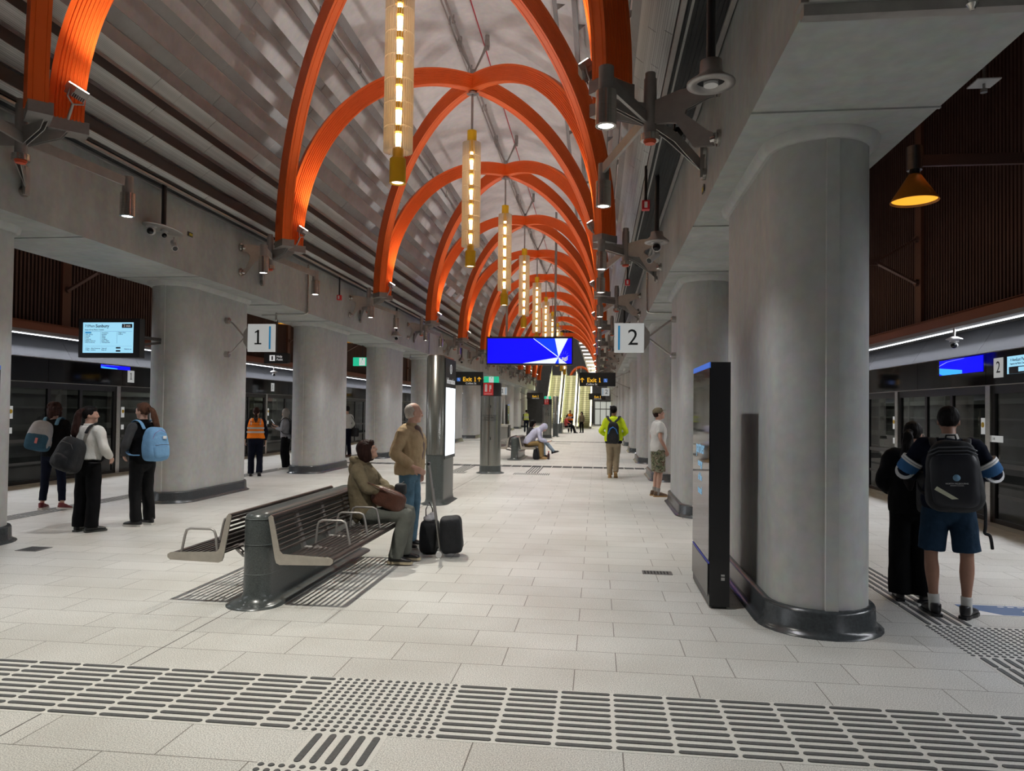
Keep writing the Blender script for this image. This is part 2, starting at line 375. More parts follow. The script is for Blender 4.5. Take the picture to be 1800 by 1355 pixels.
# construction joints of the vault
for sgn, side in ((-1, 'left'), (1, 'right')):
    X = lambda r: XC+sgn*r
    RB = 3.72 if sgn < 0 else 3.90
    # longitudinal beam
    g = G(); g.bx(X(RB), X(5.17), Y0, YEND-26, 3.80, 5.35)
    # transverse soffit joints: shallow raised ribs next to each column head
    for k in range(-1, 12):
        yc = 7.02+S*k
        for dy in (-1.62, 1.62): g.bx(X(RB-.005), X(5.175), yc+dy-.012, yc+dy+.012, 3.788, 3.80)
    o = g.obj('ceiling_beam', CONCB); tag(o, 'long grey concrete beam on the row of columns on the %s of the concourse' % side, 'beam')
    # dark ribbed soffit between beam and baffles with metal trims
    g = G(); g.bx(X(3.45), X(RB), Y0, YEND-28, 4.93, 4.96)
    for i in range(10):
        r = 3.49+i*(RB-3.5)/10; g.bx(X(r-.009), X(r+.009), Y0, YEND-28, 4.915, 4.93)
    struct(g.obj('trim_%d' % (4 if sgn < 0 else 5), CORR))
    for j, r in enumerate((3.475, RB-.04)):
        g = G(); g.bx(X(r-.022), X(r+.022), Y0, YEND-28, 4.885, 4.912); struct(g.obj('trim_%d' % (6+j+(2 if sgn > 0 else 0)), STEELG))
    # ceiling above the platform, dark
    g = G(); g.bx(X(5.17), X(12.8), Y0, YEND, 8.6, 8.8); struct(g.obj('ceiling', mat('platform_ceiling', (0.05, .045, .045), .7)))
    # high wall of the platform, battens
    g = G(); xw = X(9.15); g.bx(xw, X(9.4), Y0, YEND, 3.30, 8.6)
    w = struct(g.obj('wall_%s' % side, WALLB))
    g = G(); y = Y0
    while y < YEND-20:
        g.bx(X(9.09), X(9.16), y, y+.052, 3.36, 8.6); y += .105
    struct(g.obj('wall_%s' % side, WALLR))
    for k in range(-1, 14):
        y = 9.17+S*k; g = G(); g.bx(X(9.03), X(9.12), y-.13, y+.13, 3.36, 8.6); o = g.obj('wall_pilaster', PILAS)
        struct(o)
    # canopy over the doors: bronze fascia, soffit with light strip, grey panel
    g = G(); g.bx(X(8.78), X(8.81), Y0, YEND, 3.20, 3.37); g.bx(X(8.78), X(9.15), Y0, YEND, 3.355, 3.385); struct(g.obj('trim_%d' % (10 if sgn < 0 else 11), BROWN))
    g = G(); g.bx(X(8.79), X(9.35), Y0, YEND, 3.14, 3.20); struct(g.obj('trim_%d' % (12 if sgn < 0 else 13), GREYL))
    g = G()
    y = Y0
    while y < YEND-22:
        g.bx(X(9.00), X(9.028), y, min(y+3.0, YEND-22)-.02, 3.125, 3.14); y += 3.0085
    o = g.obj('light_strip', STRIPM); tag(o, 'thin white light strip under the canopy over the %s platform doors' % side, 'light strip')
    vs = []
    g = G()
    y = Y0
    while y < YEND-14:
        y2 = y+2.485
        a = [(X(9.30), y+.004, 3.14), (X(9.30), y2-.004, 3.14), (X(8.99), y2-.004, 2.665), (X(8.99), y+.004, 2.665)]
        b_ = [(X(9.34), y+.004, 3.14), (X(9.34), y2-.004, 3.14), (X(9.03), y2-.004, 2.665), (X(9.03), y+.004, 2.665)]
        g.add(a+b_, [(0, 1, 2, 3), (7, 6, 5, 4), (0, 4, 5, 1), (3, 2, 6, 7), (1, 5, 6, 2), (0, 3, 7, 4)]); y += 2.485
    struct(g.obj('trim_%d' % (14 if sgn < 0 else 15), GREYM))
    # tunnel beyond the doors
    g = G(); g.bx(X(12.6), X(12.8), Y0, YEND, -1.3, 8.6); g.bx(X(8.95), X(12.7), Y0, YEND, -1.5, -1.3)
    struct(g.obj('wall_%s' % ('tunnel_'+side), TUNW))
    g = G()
    for z, d in ((1.95, .12), (1.55, .05), (.95, .16), (.55, .05)): g.bx(X(12.6-.12), X(12.6), Y0, YEND, z, z+d)
    for k in range(0, 40):
        y = Y0+k*2.4; g.bx(X(12.45), X(12.6), y, y+.06, .3, 2.4)
    struct(g.obj('trim_%d' % (16 if sgn < 0 else 17), TUNL))
# end walls
g = G(); g.bx(XC-13, XC+13, YEND, YEND+.2, -1.5, 20); struct(g.obj('wall_far', mat('far_wall', (0.16, 0.16, 0.165), .7, var=.1)))
g = G(); g.bx(XC-13, XC+13, Y0-.2, Y0, -1.5, 11); struct(g.obj('wall_near', mat('near_wall', (0.25, 0.25, 0.25), .7)))
# raised hall above the escalators
g = G(); g.bx(XC-6, XC+6, YEND-28, YEND, 19.8, 20)
g.bx(XC-6, XC-5.2, YEND-28, YEND, 3.8, 20); g.bx(XC+5.2, XC+6, YEND-28, YEND, 3.8, 20); struct(g.obj('ceiling', mat('upper_hall', (0.32, 0.31, 0.31), .7, var=.1)))
vs = [(XC-5.2, 76, 9.4), (XC+5.2, 76, 9.4), (XC+5.2, 102, 19), (XC-5.2, 102, 19)]
g = G(); g.add(vs+[(x, y, z+.3) for x, y, z in vs], [(0, 1, 2, 3), (7, 6, 5, 4), (0, 4, 5, 1), (1, 5, 6, 2), (2, 6, 7, 3), (3, 7, 4, 0)]); struct(g.obj('ceiling', mat('sloped_soffit', (0.42, 0.38, 0.38), .6)))

# ================================================================== COLUMNS
def capsule(hw, hl, n=14, sq=1.0):
    pts = []
    for k in range(n+1):
        t = PI*k/n; pts.append((hw*math.cos(t), hl-hw*sq+hw*sq*math.sin(t)))
    for k in range(n+1):
        t = PI+PI*k/n; pts.append((hw*math.cos(t), -(hl-hw*sq)+hw*sq*math.sin(t)))
    return pts
def ringloft(g, prof, smooth=True):   # prof: list of (hw, hl, z)
    rings = [[(x, y, z) for x, y in capsule(hw, hl)] for hw, hl, z in prof]
    n = len(rings[0]); vs = [v for r in rings for v in r]
    g.add(vs, [(i*n+k, i*n+(k+1) % n, (i+1)*n+(k+1) % n, (i+1)*n+k) for i in range(len(rings)-1) for k in range(n)], smooth)
    g.add(rings[0], [tuple(range(n))[::-1]]); g.add(rings[-1], [tuple(range(n))]); return g
g = G(); ringloft(g, [(.37, 1.29, .0), (.37, 1.29, 3.76)])
# cast joint rib at both ends
for e in (-1, 1):
    poly = [(-.055, e*1.25), (.055, e*1.25), (.045, e*1.307), (-.045, e*1.307)]
    g.prism(poly, 0, 3.765)
col_me = g.mesh('column_shaft', CONC)
g = G(); ringloft(g, [(.40, 1.32, 3.72), (.435, 1.355, 3.745), (.45, 1.37, 3.80)]); head_me = g.mesh('column_head', CONC)
g = G(); ringloft(g, [(.48, 1.40, 0.0), (.48, 1.40, .008), (.445, 1.365, .02), (.425, 1.345, .05), (.42, 1.34, .17), (.41, 1.33, .19), (.365, 1.285, .195)]); skirt_me = g.mesh('skirting', SKIRT)
for sgn, side in ((-1, 'left'), (1, 'right')):
    for k in range(0, 12):
        lab = 'rounded grey concrete column, %s in the %s row from the camera' % (ORD(k), side)
        t = empty('concrete_column', lab, 'column', (XC+sgn*4.56, 7.02+S*k, 0), 0, 'concrete columns on the %s side' % side)
        mkobj('shaft', col_me, t); mkobj('column_head', head_me, t); mkobj('skirting', skirt_me, t)

# ================================================================== BAFFLES
zc, NB = 4.55, 10
for sgn, side in ((-1, 'left'), (1, 'right')):
    pts = []
    s_acc, last, tt = 0, None, 0.06
    cand = []
    for i in range(400):
        t = 0.05+i*(PI/2-.05)/400; r, z = vault_pt(t, 3.56, 5.05, zc); cand.append((r, z, t))
    tgt = 4.90; idx = 0
    while cand[idx][1] < tgt: idx += 1
    pts.append(cand[idx]); L = 0
    for i in range(idx+1, 400):
        L += math.hypot(cand[i][0]-cand[i-1][0], cand[i][1]-cand[i-1][1])
        if L >= (.385 if len(pts) < 5 else .54): pts.append(cand[i]); L = 0
        if len(pts) == NB: break
    for j, (r, z, t) in enumerate(pts):
        slope = math.radians(31+j*3.2)      # strip tilts inward and up
        w = .205 if j < 5 else .165
        g = G()
        y = Y0
        nrm = (math.sin(slope), math.cos(slope))
        step = 1.505 if j < 4 else 3.0085
        while y < YEND-29:
            y2 = min(y+step, YEND-28)
            r1, z1 = r-w*math.cos(slope)*0.98, z+w*math.sin(slope)
            th = .02
            a = [(r, z), (r1, z1), (r1+nrm[0]*th, z1+nrm[1]*th), (r+nrm[0]*th, z+nrm[1]*th)]
            vs = [(XC+sgn*p, yy, q) for yy in (y+.004, y2-.004) for p, q in a]
            g.add(vs, [(0, 1, 2, 3), (7, 6, 5, 4), (0, 4, 5, 1), (1, 5, 6, 2), (2, 6, 7, 3), (3, 7, 4, 0)])
            # lip
            g.bx(XC+sgn*(r-.004), XC+sgn*(r+.006), y+.004, y2-.004, z-.005, z+.055)
            y = y2
        o = g.obj('ceiling_baffle', PERF if j < 4 else LOUV)
        tag(o, 'long grey metal baffle on the %s of the vault, %s up from the beam' % (side, ORD(j)), 'baffle', 'ceiling baffles on the %s of the vault' % side)
        if j >= 3:   # triangular hangers behind the upper baffles
            h = G()
            for k in range(0, 24):
                yy = 4.06+k*S/2
                if yy > YEND-30: break
                r1, z1 = r-w*math.cos(slope), z+w*math.sin(slope)
                rb, zb = r+nrm[0]*.20-.02, z+nrm[1]*.20
                h.add([(XC+sgn*r, yy, z), (XC+sgn*r1, yy, z1), (XC+sgn*rb, yy+.0, zb), (XC+sgn*r, yy+.012, z), (XC+sgn*r1, yy+.012, z1), (XC+sgn*rb, yy+.012, zb)],
                      [(0, 1, 2), (5, 4, 3), (0, 3, 4, 1), (1, 4, 5, 2), (2, 5, 3, 0)])
            hb = h.obj('hanger', STEELG, o); hb['kind'] = 'stuff'
    # dark acoustic backing behind the three lowest baffles
    g = G()
    for j in range(3):
        r, z, t = pts[j]
        g.bx(XC+sgn*(r+.01), XC+sgn*(r+.05), Y0, YEND-28, z+.07, z+.38)
    struct(g.obj('trim_%d' % (20 if sgn < 0 else 21), LOUVD))

# pipes along the crown
def run_pipe(x, z, r, m, label, cat='pipe', name='ceiling_pipe', clips=True):
    g = G(); g.cyl((x, Y0, z), (x, YEND-28, z), r, n=10)
    o = g.obj(name, m); tag(o, label, cat)
    if clips:
        h = G()
        for k in range(30):
            y = 1.5+k*2.3
            h.cyl((x, y-.02, z), (x, y+.02, z), r*1.5, n=10); h.bx(x-.012, x+.012, y-.012, y+.012, z, z+.16)
        h.obj('pipe_clip', STEELG, o)['kind'] = 'stuff'
    return o
run_pipe(-3.12, 9.93, .028, STEELG, 'thin steel conduit running along the crown of the vault, left of the hangers')
run_pipe(-3.20, 9.90, .018, STEELG, 'thinner steel conduit beside the crown conduit')
run_pipe(-2.62, 9.95, .013, mat('red_pipe', (.45, .02, .04), .4), 'thin red cable line along the crown of the vault', 'cable', 'red_cable', False)
run_pipe(XC-2.35, 8.95, .032, STEELG, 'steel pipe along the left side of the vault above the baffles')
run_pipe(XC+2.35, 8.95, .032, STEELG, 'steel pipe along the right side of the vault above the baffles')

# ================================================================== ORANGE RIBS
def rib_mesh(sx, sy):
    # foot of the intrados at (sx*2.81, sy*2.68); narrow plain intrados, deep fluted sides
    foot = Vector((sx*2.81, sy*2.68)); Bz = 4.06; z0 = 4.72
    pl = foot.normalized(); L = foot.length
    bn = Vector((-pl.y, pl.x, 0))
    n = 36; w, d, fl = .185, .34, 8; hw = w/2; sec = []
    lo, hi = .030, d-.030
    sec += [(-hw, 0), (-hw+.035, 0), (-hw+.040, .006), (-hw+.048, 0), (hw-.048, 0), (hw-.040, .006), (hw-.035, 0), (hw, 0), (hw, lo-.006)]
    for i in range(fl):
        a0 = lo+(hi-lo)*i/fl; q = (hi-lo)/fl
        sec += [(hw, a0), (hw-.010, a0+q*.12), (hw-.010, a0+q*.40), (hw, a0+q*.55)]
    sec += [(hw, hi+.006), (hw, d), (-hw, d), (-hw, hi+.006)]
    for i in range(fl)[::-1]:
        a0 = lo+(hi-lo)*i/fl; q = (hi-lo)/fl
        sec += [(-hw, a0+q*.55), (-hw+.010, a0+q*.40), (-hw+.010, a0+q*.12), (-hw, a0)]
    sec += [(-hw, lo-.006)]
    m = len(sec); vs = []
    for i in range(n+1):
        t = (PI/2)*i/n*0.998; q = L*math.cos(t); zz = z0+Bz*math.sin(t)
        nn = Vector((math.cos(t)/L, math.sin(t)/Bz)).normalized()
        base = Vector((pl.x*max(q, .06), pl.y*max(q, .06), zz)); N3 = Vector((pl.x*nn.x, pl.y*nn.x, nn.y))
        for (a_, b_) in sec: vs.append(base+bn*a_+N3*b_)
    fs = [(i*m+k, i*m+(k+1) % m, (i+1)*m+(k+1) % m, (i+1)*m+k) for i in range(n) for k in range(m)]
    g = G(); g.add(vs, fs, False); g.add(vs[:m], [tuple(range(m))[::-1]]); g.add(vs[-m:], [tuple(range(m))])
    return g.mesh('rib', ORANGE)
RIBS = {(a, b): rib_mesh(a, b) for a in (-1, 1) for b in (-1, 1)}
def arch_frame(y, label, first=[None]):
    if first[0] is not None:
        return dup(first[0], None, (XC, y, 0), 0, label)
    t = empty('vault_arch', label, 'arch', (XC, y, 0), 0, 'orange arches of the vault')
    for k in RIBS: mkobj('rib', RIBS[k], t)
    g = G(); g.cyl((0, 0, 8.72), (0, 0, 9.25), .055, n=14); g.cyl((0, 0, 8.70), (0, 0, 8.74), .10, n=14); g.bx(-.13, .13, -.05, .05, 8.70, 8.725); g.obj('node_post', STEELG, t)
    for s in (-1, 1):
        g = G(); g.cyl((s*.03, 0, 9.22), (s*.30, 0, 9.80), .022, n=8); g.cyl((s*.05, 0, 9.22), (s*.30, 0, 9.80), .0, .045, n=8)
        g.bx(s*.31-.05, s*.31+.05, -.06, .06, 9.78, 9.90); g.cyl((s*.31, 0, 9.86), (s*.31, 0, 10.02), .05, n=10); g.cyl((s*.31, .03, 9.80), (s*.31, .10, 9.74), .035, n=8)
        g.obj('hanger_strut', STEELG, t)
    first[0] = t
    return t
for k in range(-1, 11):
    arch_frame(YN0+S*k, 'orange fluted four-legged arch under the vault, ' + ('reaching over the camera' if k < 0 else '%s away from the camera' % ORD(k)))

# ================================================================== PENDANT LIGHTS
def make_pendant(y, label):
    t = empty('pendant_light', label, 'pendant light', (-2.83, y, 0), 0, 'fluted glass pendant lights')
    G().cyl((0, 0, 7.86), (0, 0, 8.71), .026, n=10).obj('rod', STEELG, t)
    top = G(); top.cyl((0, 0, 7.56), (0, 0, 7.88), .105, n=24); top.cyl((0, 0, 7.40), (0, 0, 7.56), .07, .105, n=24); top.obj('top_cap', YELL, t)
    zt, nseg, sh = 7.62, 7, .335
    fin = G()
    for i in range(32):
        a = 2*PI*i/32; M = Matrix.Rotation(a, 3, 'Z')
        fin.box(M @ Vector((.178, 0, 0)), (.058, .006, sh-.018), M)
    fm = fin.mesh('glass_sleeve', GLASSF)
    cm = G().cyl((0, 0, -.045), (0, 0, .045), .062, n=20).mesh('collar', YELL)
    lm = G().cyl((0, 0, -.10), (0, 0, .11), .034, .046, n=14).mesh('lamp_tube', LAMPW)
    rg = G()
    rg.lathe((0, 0, 0), [(.196, -.003), (.207, -.003), (.207, .003), (.196, .003), (.196, -.003)], 40)
    for i in range(6):
        a = 2*PI*i/6; rg.bar((.05*math.cos(a), .05*math.sin(a), 0), (.2*math.cos(a), .2*math.sin(a), 0), .006, .006)
    rm = rg.mesh('spacer_ring', GLASSF)
    for i in range(nseg):
        z = zt-sh*(i+.5)
        mkobj('glass_sleeve', fm, t, (0, 0, z))
        mkobj('lamp_tube', lm, t, (0, 0, z-.01))
        if i < nseg-1: mkobj('collar', cm, t, (0, 0, z-sh/2)); mkobj('spacer_ring', rm, t, (0, 0, z-sh/2))
    b = G(); b.cyl((0, 0, 4.84), (0, 0, 5.18), .115, n=28, caps=False); b.lathe((0, 0, 0), [(.115, 5.18), (.075, 5.22), (.075, 5.34), (0, 5.34)], 28); b.lathe((0, 0, 0), [(.115, 4.84), (.085, 4.84), (.08, 4.87)], 28)
    bc = b.obj('bottom_cap', YELL, t)
    G().cyl((0, 0, 4.855), (0, 0, 4.865), .082, n=24).obj('spot_lens', LAMPS, bc)
    return t
pend = make_pendant(YN0, 'tall fluted glass pendant light with yellow caps, nearest to the camera')
PLAB = ['nearest', 'second from the camera', 'third from the camera', 'fourth from the camera', 'fifth from the camera', 'sixth from the camera', 'seventh from the camera', 'eighth from the camera', 'ninth from the camera', 'tenth from the camera', 'farthest']
for k in range(0, 10):
    y = YN0+S*k
    if k: dup(pend, None, (-2.83, y, 0), 0, 'fluted glass pendant light with yellow caps, ' + PLAB[k])
for k in range(-1, 10):
    y = YN0+S*k
    light('SPOT', 'pendant_spot', (-2.83, y, 4.80), P_PENDANT, (1.0, .97, .87), .03, 108, .8, (-2.83, y, 0))

# ================================================================== BRACKETS WITH LAMPS AND FLOODS
def make_bracket(d):   # d: distance from hub to the beam face
    t = empty('rib_bracket', 'x', 'bracket', (0, 0, 0))
    # local: +x towards the beam, hub at origin column, z absolute
    g = G(); g.cyl((0, 0, 4.30), (0, 0, 4.84), .062, n=18); g.cyl((0, 0, 4.78), (0, 0, 4.90), .05, n=14); g.obj('hub_post', STEELG, t)
    g = G(); g.cyl((0, 0, 4.245), (0, 0, 4.31), .088, n=20); g.obj('sensor_ring', STEEL, t)
    g = G()
    for i, z in enumerate((4.222, 4.232, 4.242)): g.cyl((0, 0, z-.004), (0, 0, z+.003), .05+.006*i, n=16)
    g.obj('sensor_lens', REDLENS, t)
    # vertical Y-shaped fork plate with two wall discs, leaning towards the near end
    ua = Vector((d, -.34, 0)); L = ua.length; ua.normalize(); off = math.atan2(ua.y, ua.x); M = Matrix.Rotation(off, 4, 'Z')
    for sd in (-.016, .016):
        g = G(); g.prism([(.05, 4.40), (.27, 4.36), (.44, 4.10), (L-.06, 4.07), (L-.06, 4.19), (L-.11, 4.22), (.36, 4.42), (.37, 4.46), (L-.11, 4.52), (L-.06, 4.52), (L-.06, 4.65), (.30, 4.66), (.05, 4.62)], sd-.004, sd+.004, 'y'); g.xf(M); g.obj('fork_plate', STEELG, t)
    for z in (4.585, 4.13):
        g = G(); g.cyl(ua*(L-.08)+Vector((0, 0, z)), Vector((d-.02, -.34, z)), .035, n=12); g.cyl((d-.028, -.34, z), (d-.001, -.34, z), .075, n=22); g.cyl((d-.053, -.34, z), (d-.025, -.34, z), .05, n=18); g.obj('wall_disc', STEEL, t)
    for sd in (-.03, .03):
        g = G(); g.bar((.04+sd*.5, .03-sd*.3, 4.42), (.24+sd, .24, 4.36), .10, .010); g.bar((.23+sd, .23, 4.37), (d-.05, .52, 4.17), .11, .010); g.obj('brace_plate', STEELG, t)
    g = G(); g.bx(d-.063, d-.018, .49, .56, 4.04, 4.36); g.obj('brace_shoe', STEELG, t)
    for z in (4.08, 4.32):
        g = G(); g.cyl((d-.038, .525, z), (d-.001, .525, z), .06, n=20); g.obj('wall_disc', STEEL, t)
    for s in (-1, 1):      # shoes under the ribs
        c = Vector((-.37, s*.21, 0)); M = Matrix.Rotation(-s*PI/4, 3, 'Z')
        g = G(); g.box(c+Vector((0, 0, 4.665)), (.38, .225, .13), M)
        g.obj('rib_shoe', STEELG, t)
        for sd in (-.022, .022):
            g = G(); d_ = Vector((-.42, s*.16, 0)).normalized(); nrm = Vector((-d_.y, d_.x, 0))*sd
            P3 = [Vector((0, 0, 4.40))+d_*.05, Vector((0, 0, 4.60))+d_*.05, Vector((0, 0, 4.60))+d_*.44, Vector((0, 0, 4.52))+d_*.38]
            q = nrm.normalized()*.004; g.add([p+nrm-q for p in P3]+[p+nrm+q for p in P3], [(0, 1, 2, 3), (7, 6, 5, 4), (0, 4, 5, 1), (1, 5, 6, 2), (2, 6, 7, 3), (3, 7, 4, 0)]); g.obj('gusset_plate', STEELG, t)
        g = G(); g.bar((-.05, s*.05, 4.47), (-.43, s*1.10, 4.36), .11, .030); g.obj('lamp_arm', STEELG, t)
    return t
def make_downlight():
    t = empty('downlight', 'x', 'downlight', (0, 0, 0))
    g = G(); g.cyl((0, 0, 4.20), (0, 0, 4.43), .062, n=20); g.obj('neck', STEELG, t)
    g = G(); g.cyl((0, 0, 3.95), (0, 0, 4.23), .085, n=28, caps=False); g.lathe((0, 0, 0), [(.0, 4.23), (.085, 4.23)], 28); g.lathe((0, 0, 0), [(.085, 3.95), (.066, 3.945), (.06, 3.97)], 28); b = g.obj('canister', STEEL, t)
    G().cyl((0, 0, 3.955), (0, 0, 3.965), .062, n=20).obj('lens', LAMP, b)
    return t
def make_flood():
    t = empty('floodlight', 'x', 'floodlight', (0, 0, 0))
    # local: +x outwards to beam. head tilts up and inwards
    R = Matrix.Rotation(math.radians(-32), 3, 'Y')
    g = G(); g.box((0, 0, 0), (.13, .20, .07), R)
    for i in range(7): g.box(R @ Vector((0, -.09+i*.03, -.055)), (.10, .007, .05), R)
    h = g.obj('lamp_head', STEELG, t, (0, 0, 4.98))
    g = G()
    for i in range(4): g.box(R @ Vector((0, -.075+i*.05, .038)), (.10, .042, .008), R)
    g.obj('lens', LAMPF, h)
    g = G(); g.tube([(0, -.11, 4.97), (.02, -.12, 4.88), (.05, 0, 4.84), (.02, .12, 4.88), (0, .11, 4.97)], .010, 6); g.cyl((.05, 0, 4.84), (.14, .05, 4.70), .016, n=8); g.obj('yoke', STEELG, t)
    return t
br0, brR, dl0, fl0 = make_bracket(.42), make_bracket(.60), make_downlight(), make_flood()
for sgn, side in ((-1, 'left'), (1, 'right')):
    rz = 0 if sgn > 0 else PI
    for k in range(0, 11):
        y = YH0+S*k
        bl = 'steel bracket holding the rib feet to the %s beam, %s from the camera' % (side, ORD(k))
        gb = 'rib brackets on the %s beam' % side
        if k == 0 and sgn < 0:
            b = br0; b.location = (XC+sgn*3.3, y, 0); b.scale = (sgn, 1, 1); b['label'] = bl; b['group'] = gb
        elif k == 0: brR.location = (XC+sgn*3.3, y, 0); brR['label'] = bl; brR['group'] = gb
        else: dup(br0 if sgn < 0 else brR, None, (XC+sgn*3.3, y, 0), 0, bl, gb).scale = (sgn, 1, 1)
        for e, wv in ((-1, 'near'), (1, 'far')):
            lab = 'steel cylinder downlight, %s one of the two at the %s bracket of the %s beam' % (wv, ORD(k), side); loc = (XC+sgn*2.87, y+e*1.17, 0)
            if k == 0 and sgn < 0 and e < 0: dl0.location = loc; dl0['label'] = lab; dl0['group'] = 'downlights on the left beam'
            else: dup(dl0, None, loc, 0, lab, 'downlights on the %s beam' % side)
            light('SPOT', 'downlight_beam', (loc[0], loc[1], 3.93), P_DOWN, (.95, .975, 1.0), .03, 96, .7, (loc[0], loc[1], 0))
        loc = (XC+sgn*2.68, y+.02, 0); lab = 'small bright floodlight at the rib foot on the %s, %s from the camera' % (side, ORD(k))
        if k == 0 and sgn < 0: fl0.location = loc; fl0.scale = (sgn, 1, 1); fl0['label'] = lab; fl0['group'] = 'rib floodlights on the left'
        else: dup(fl0, None, loc, 0, lab, 'rib floodlights on the %s' % side).scale = (sgn, 1, 1)
        light('SPOT', 'flood_beam', (XC+sgn*2.57, y-.03, 5.08), P_FLOOD, (1.0, .94, .90), .06, 118, .9, (XC+sgn*.6, y+.3, 9.2))

# ================================================================== PLATFORM SCREEN DOORS
def screen_module(sgn, y0, y1, label, header=True):
    """one bay of the platform screen between two steel posts"""
    X = lambda r: XC+sgn*r
    t = empty('platform_screen', label, 'platform screen door', (X(8.93), y0, 0), 0, 'platform screen doors on the %s' % ('left' if sgn < 0 else 'right'))
    def part(name, g, m, par=t):
        for i in range(len(g.v)): v = g.v[i]; g.v[i] = (v[0]-X(8.93), v[1]-y0, v[2])
        return g.obj(name, m, par)
    g = G(); g.bx(X(8.90), X(9.0), y0-.07, y0+.07, 0, 2.13); part('post', g, STEEL)
    g = G(); g.bx(X(8.94), X(9.02), y0+.07, y1-.07, 2.0, 2.13); g.bx(X(8.94), X(9.02), y0+.07, y1-.07, 0, .07)
    L = y1-y0
    ms = [.09, L*.36, L*.64, L-.09]
    for q in ms: g.bx(X(8.94), X(8.99), y0+q-.045, y0+q+.045, .07, 2.0)
    part('frame', g, BLACK)
    for a, b in zip(ms[:-1], ms[1:]):
        g = G(); g.bx(X(8.965), X(8.973), y0+a+.045, y0+b-.045, .07, 2.0); part('glass_panel', g, GLASSD)
    g = G(); g.bx(X(8.955), X(8.965), y0+.2, y1-.2, .86, .93); g.bx(X(8.955), X(8.965), y0+.2, y1-.2, .40, .45); part('rail', g, STEELD)
    g = G(); g.bx(X(8.950), X(8.963), y0+.19, y0+.30, 1.36, 1.62); st = part('sticker', g, SIGNW); tag(st, 'white safety sticker with yellow symbol')
    g = G(); g.cyl((X(8.946), y0+.245, 1.51), (X(8.951), y0+.245, 1.51), .045, n=16); part('symbol', g, mat('sticker_yellow', (.75, .5, .03), .5), st)
    g = G(); g.bx(X(8.950), X(8.963), y0+.20, y0+.29, 1.06, 1.18); tag(part('notice', g, SIGNW), 'small white notice')
    return t
postsR = [4.15, 7.7]+[12.35+8.2*i+d for i in range(0, 9) for d in (0, 3.55)]
postsL = [8.69, 13.34, 16.89]+[21.54+8.2*i+d for i in range(0, 8) for d in (0, 3.55)]
for sgn, ps, side in ((-1, postsL, 'left'), (1, postsR, 'right')):
    n = 0
    for a, b in zip(ps[:-1], ps[1:]):
        screen_module(sgn, a, b, 'black-framed glass screen doors on the %s platform, %s bay from the camera' % (side, ORD(n))); n += 1
    # black header panels
    X = lambda r: XC+sgn*r
    y = (12.4 if sgn > 0 else 14.53)-2.485*2; i = 0
    while y < YEND-16:
        g = G(); g.bx(X(8.90), X(9.02), y+.006, y+2.479, 2.14, 2.64)
        t = g.obj('black_fascia', BLACKG); tag(t, 'glossy black fascia over the %s platform doors, %s from the camera' % (side, ORD(i)), 'panel', 'black fascias on the %s' % side)
        y += 2.485; i += 1
    g = G(); g.bx(X(8.895), X(8.915), Y0, YEND-16, 2.125, 2.14); g.bx(X(8.895), X(8.915), Y0, YEND-16, 2.64, 2.652); struct(g.obj('trim_%d' % (24 if sgn < 0 else 25), STEELG))

# light given off by the canopy strips
for sgn in (-1, 1):
    for k in range(-1, 12):
        o = light('AREA', 'canopy_strip_light', (XC+sgn*9.01, 4.1+S*k, 3.115), P_PLAT, (.91, .94, 1.0), size=(.05, 6.017)); o.rotation_euler = (0, sgn*.55, 0); o.data.spread = math.radians(125)

# ================================================================== TACTILE PAVING
def stad(g, x0, y0, x1, y1, w, h=.006):   # raised bar with round ends
    n = 6; horiz = abs(x1-x0) > abs(y1-y0); r = w/2; pts = []
    if horiz:
        for k in range(n+1): a = -PI/2+PI*k/n; pts.append((x1-r+r*math.cos(a), y0+r*math.sin(a)))
        for k in range(n+1): a = PI/2+PI*k/n; pts.append((x0+r+r*math.cos(a), y0+r*math.sin(a)))
    else:
        for k in range(n+1): a = PI*k/n; pts.append((x0+r*math.cos(a), y1-r+r*math.sin(a)))
        for k in range(n+1): a = PI+PI*k/n; pts.append((x0+r*math.cos(a), y0+r+r*math.sin(a)))
    g.prism(pts, 0, h)
def domes(g, x0, x1, y0, y1, sp=.05, r=.0175, h=.006):
    nx, ny = round((x1-x0)/sp), round((y1-y0)/sp)
    for i in range(nx):
        for j in range(ny):
            c = (x0+sp*(i+.5), y0+sp*(j+.5)); n = 10
            vs = [(c[0]+r*math.cos(2*PI*k/n), c[1]+r*math.sin(2*PI*k/n), 0) for k in range(n)]+[(c[0]+r*.72*math.cos(2*PI*k/n), c[1]+r*.72*math.sin(2*PI*k/n), h) for k in range(n)]
            g.add(vs, [(k, (k+1) % n, n+(k+1) % n, n+k) for k in range(n)]+[tuple(range(n, 2*n))])
def tactile(label, rects, fill):
    t = empty('tactile_paving', label, 'tactile paving')
    g = G()
    for x0, x1, y0, y1 in rects: g.bx(x0, x1, y0, y1, -.001, .0015)
    g.obj('base_tile', TACT, t); g = G(); fill(g); g.obj('raised_studs', TACB, t); return t
def rows_x(g, x0, x1, ys, step=.30, off=0):
    for y in ys:
        x = x0
        while x < x1-.05: stad(g, x+.01, y, min(x+step-.01, x1-.01), y, .030); x += step
def rows_y(g, y0, y1, xs, step=.30):
    for x in xs:
        y = y0
        while y < y1-.05: stad(g, x, y+.008, x, min(y+step-.008, y1-.01), .034); y += step
R10 = [3.64+.0375+.075*i for i in range(10)]
def f1(g):
    rows_x(g, -1.55-.18, -1.55, R10); rows_x(g, -1.73-.3*16, -1.73, R10)
    rows_x(g, -.80, 4.6, R10); domes(g, -1.55, -.80, 3.64, 4.39)
    rows_y(g, 3.31, 3.63, [-1.375+.075*i for i in range(5)], .32); domes(g, -1.55, -.80, 2.55, 3.30)
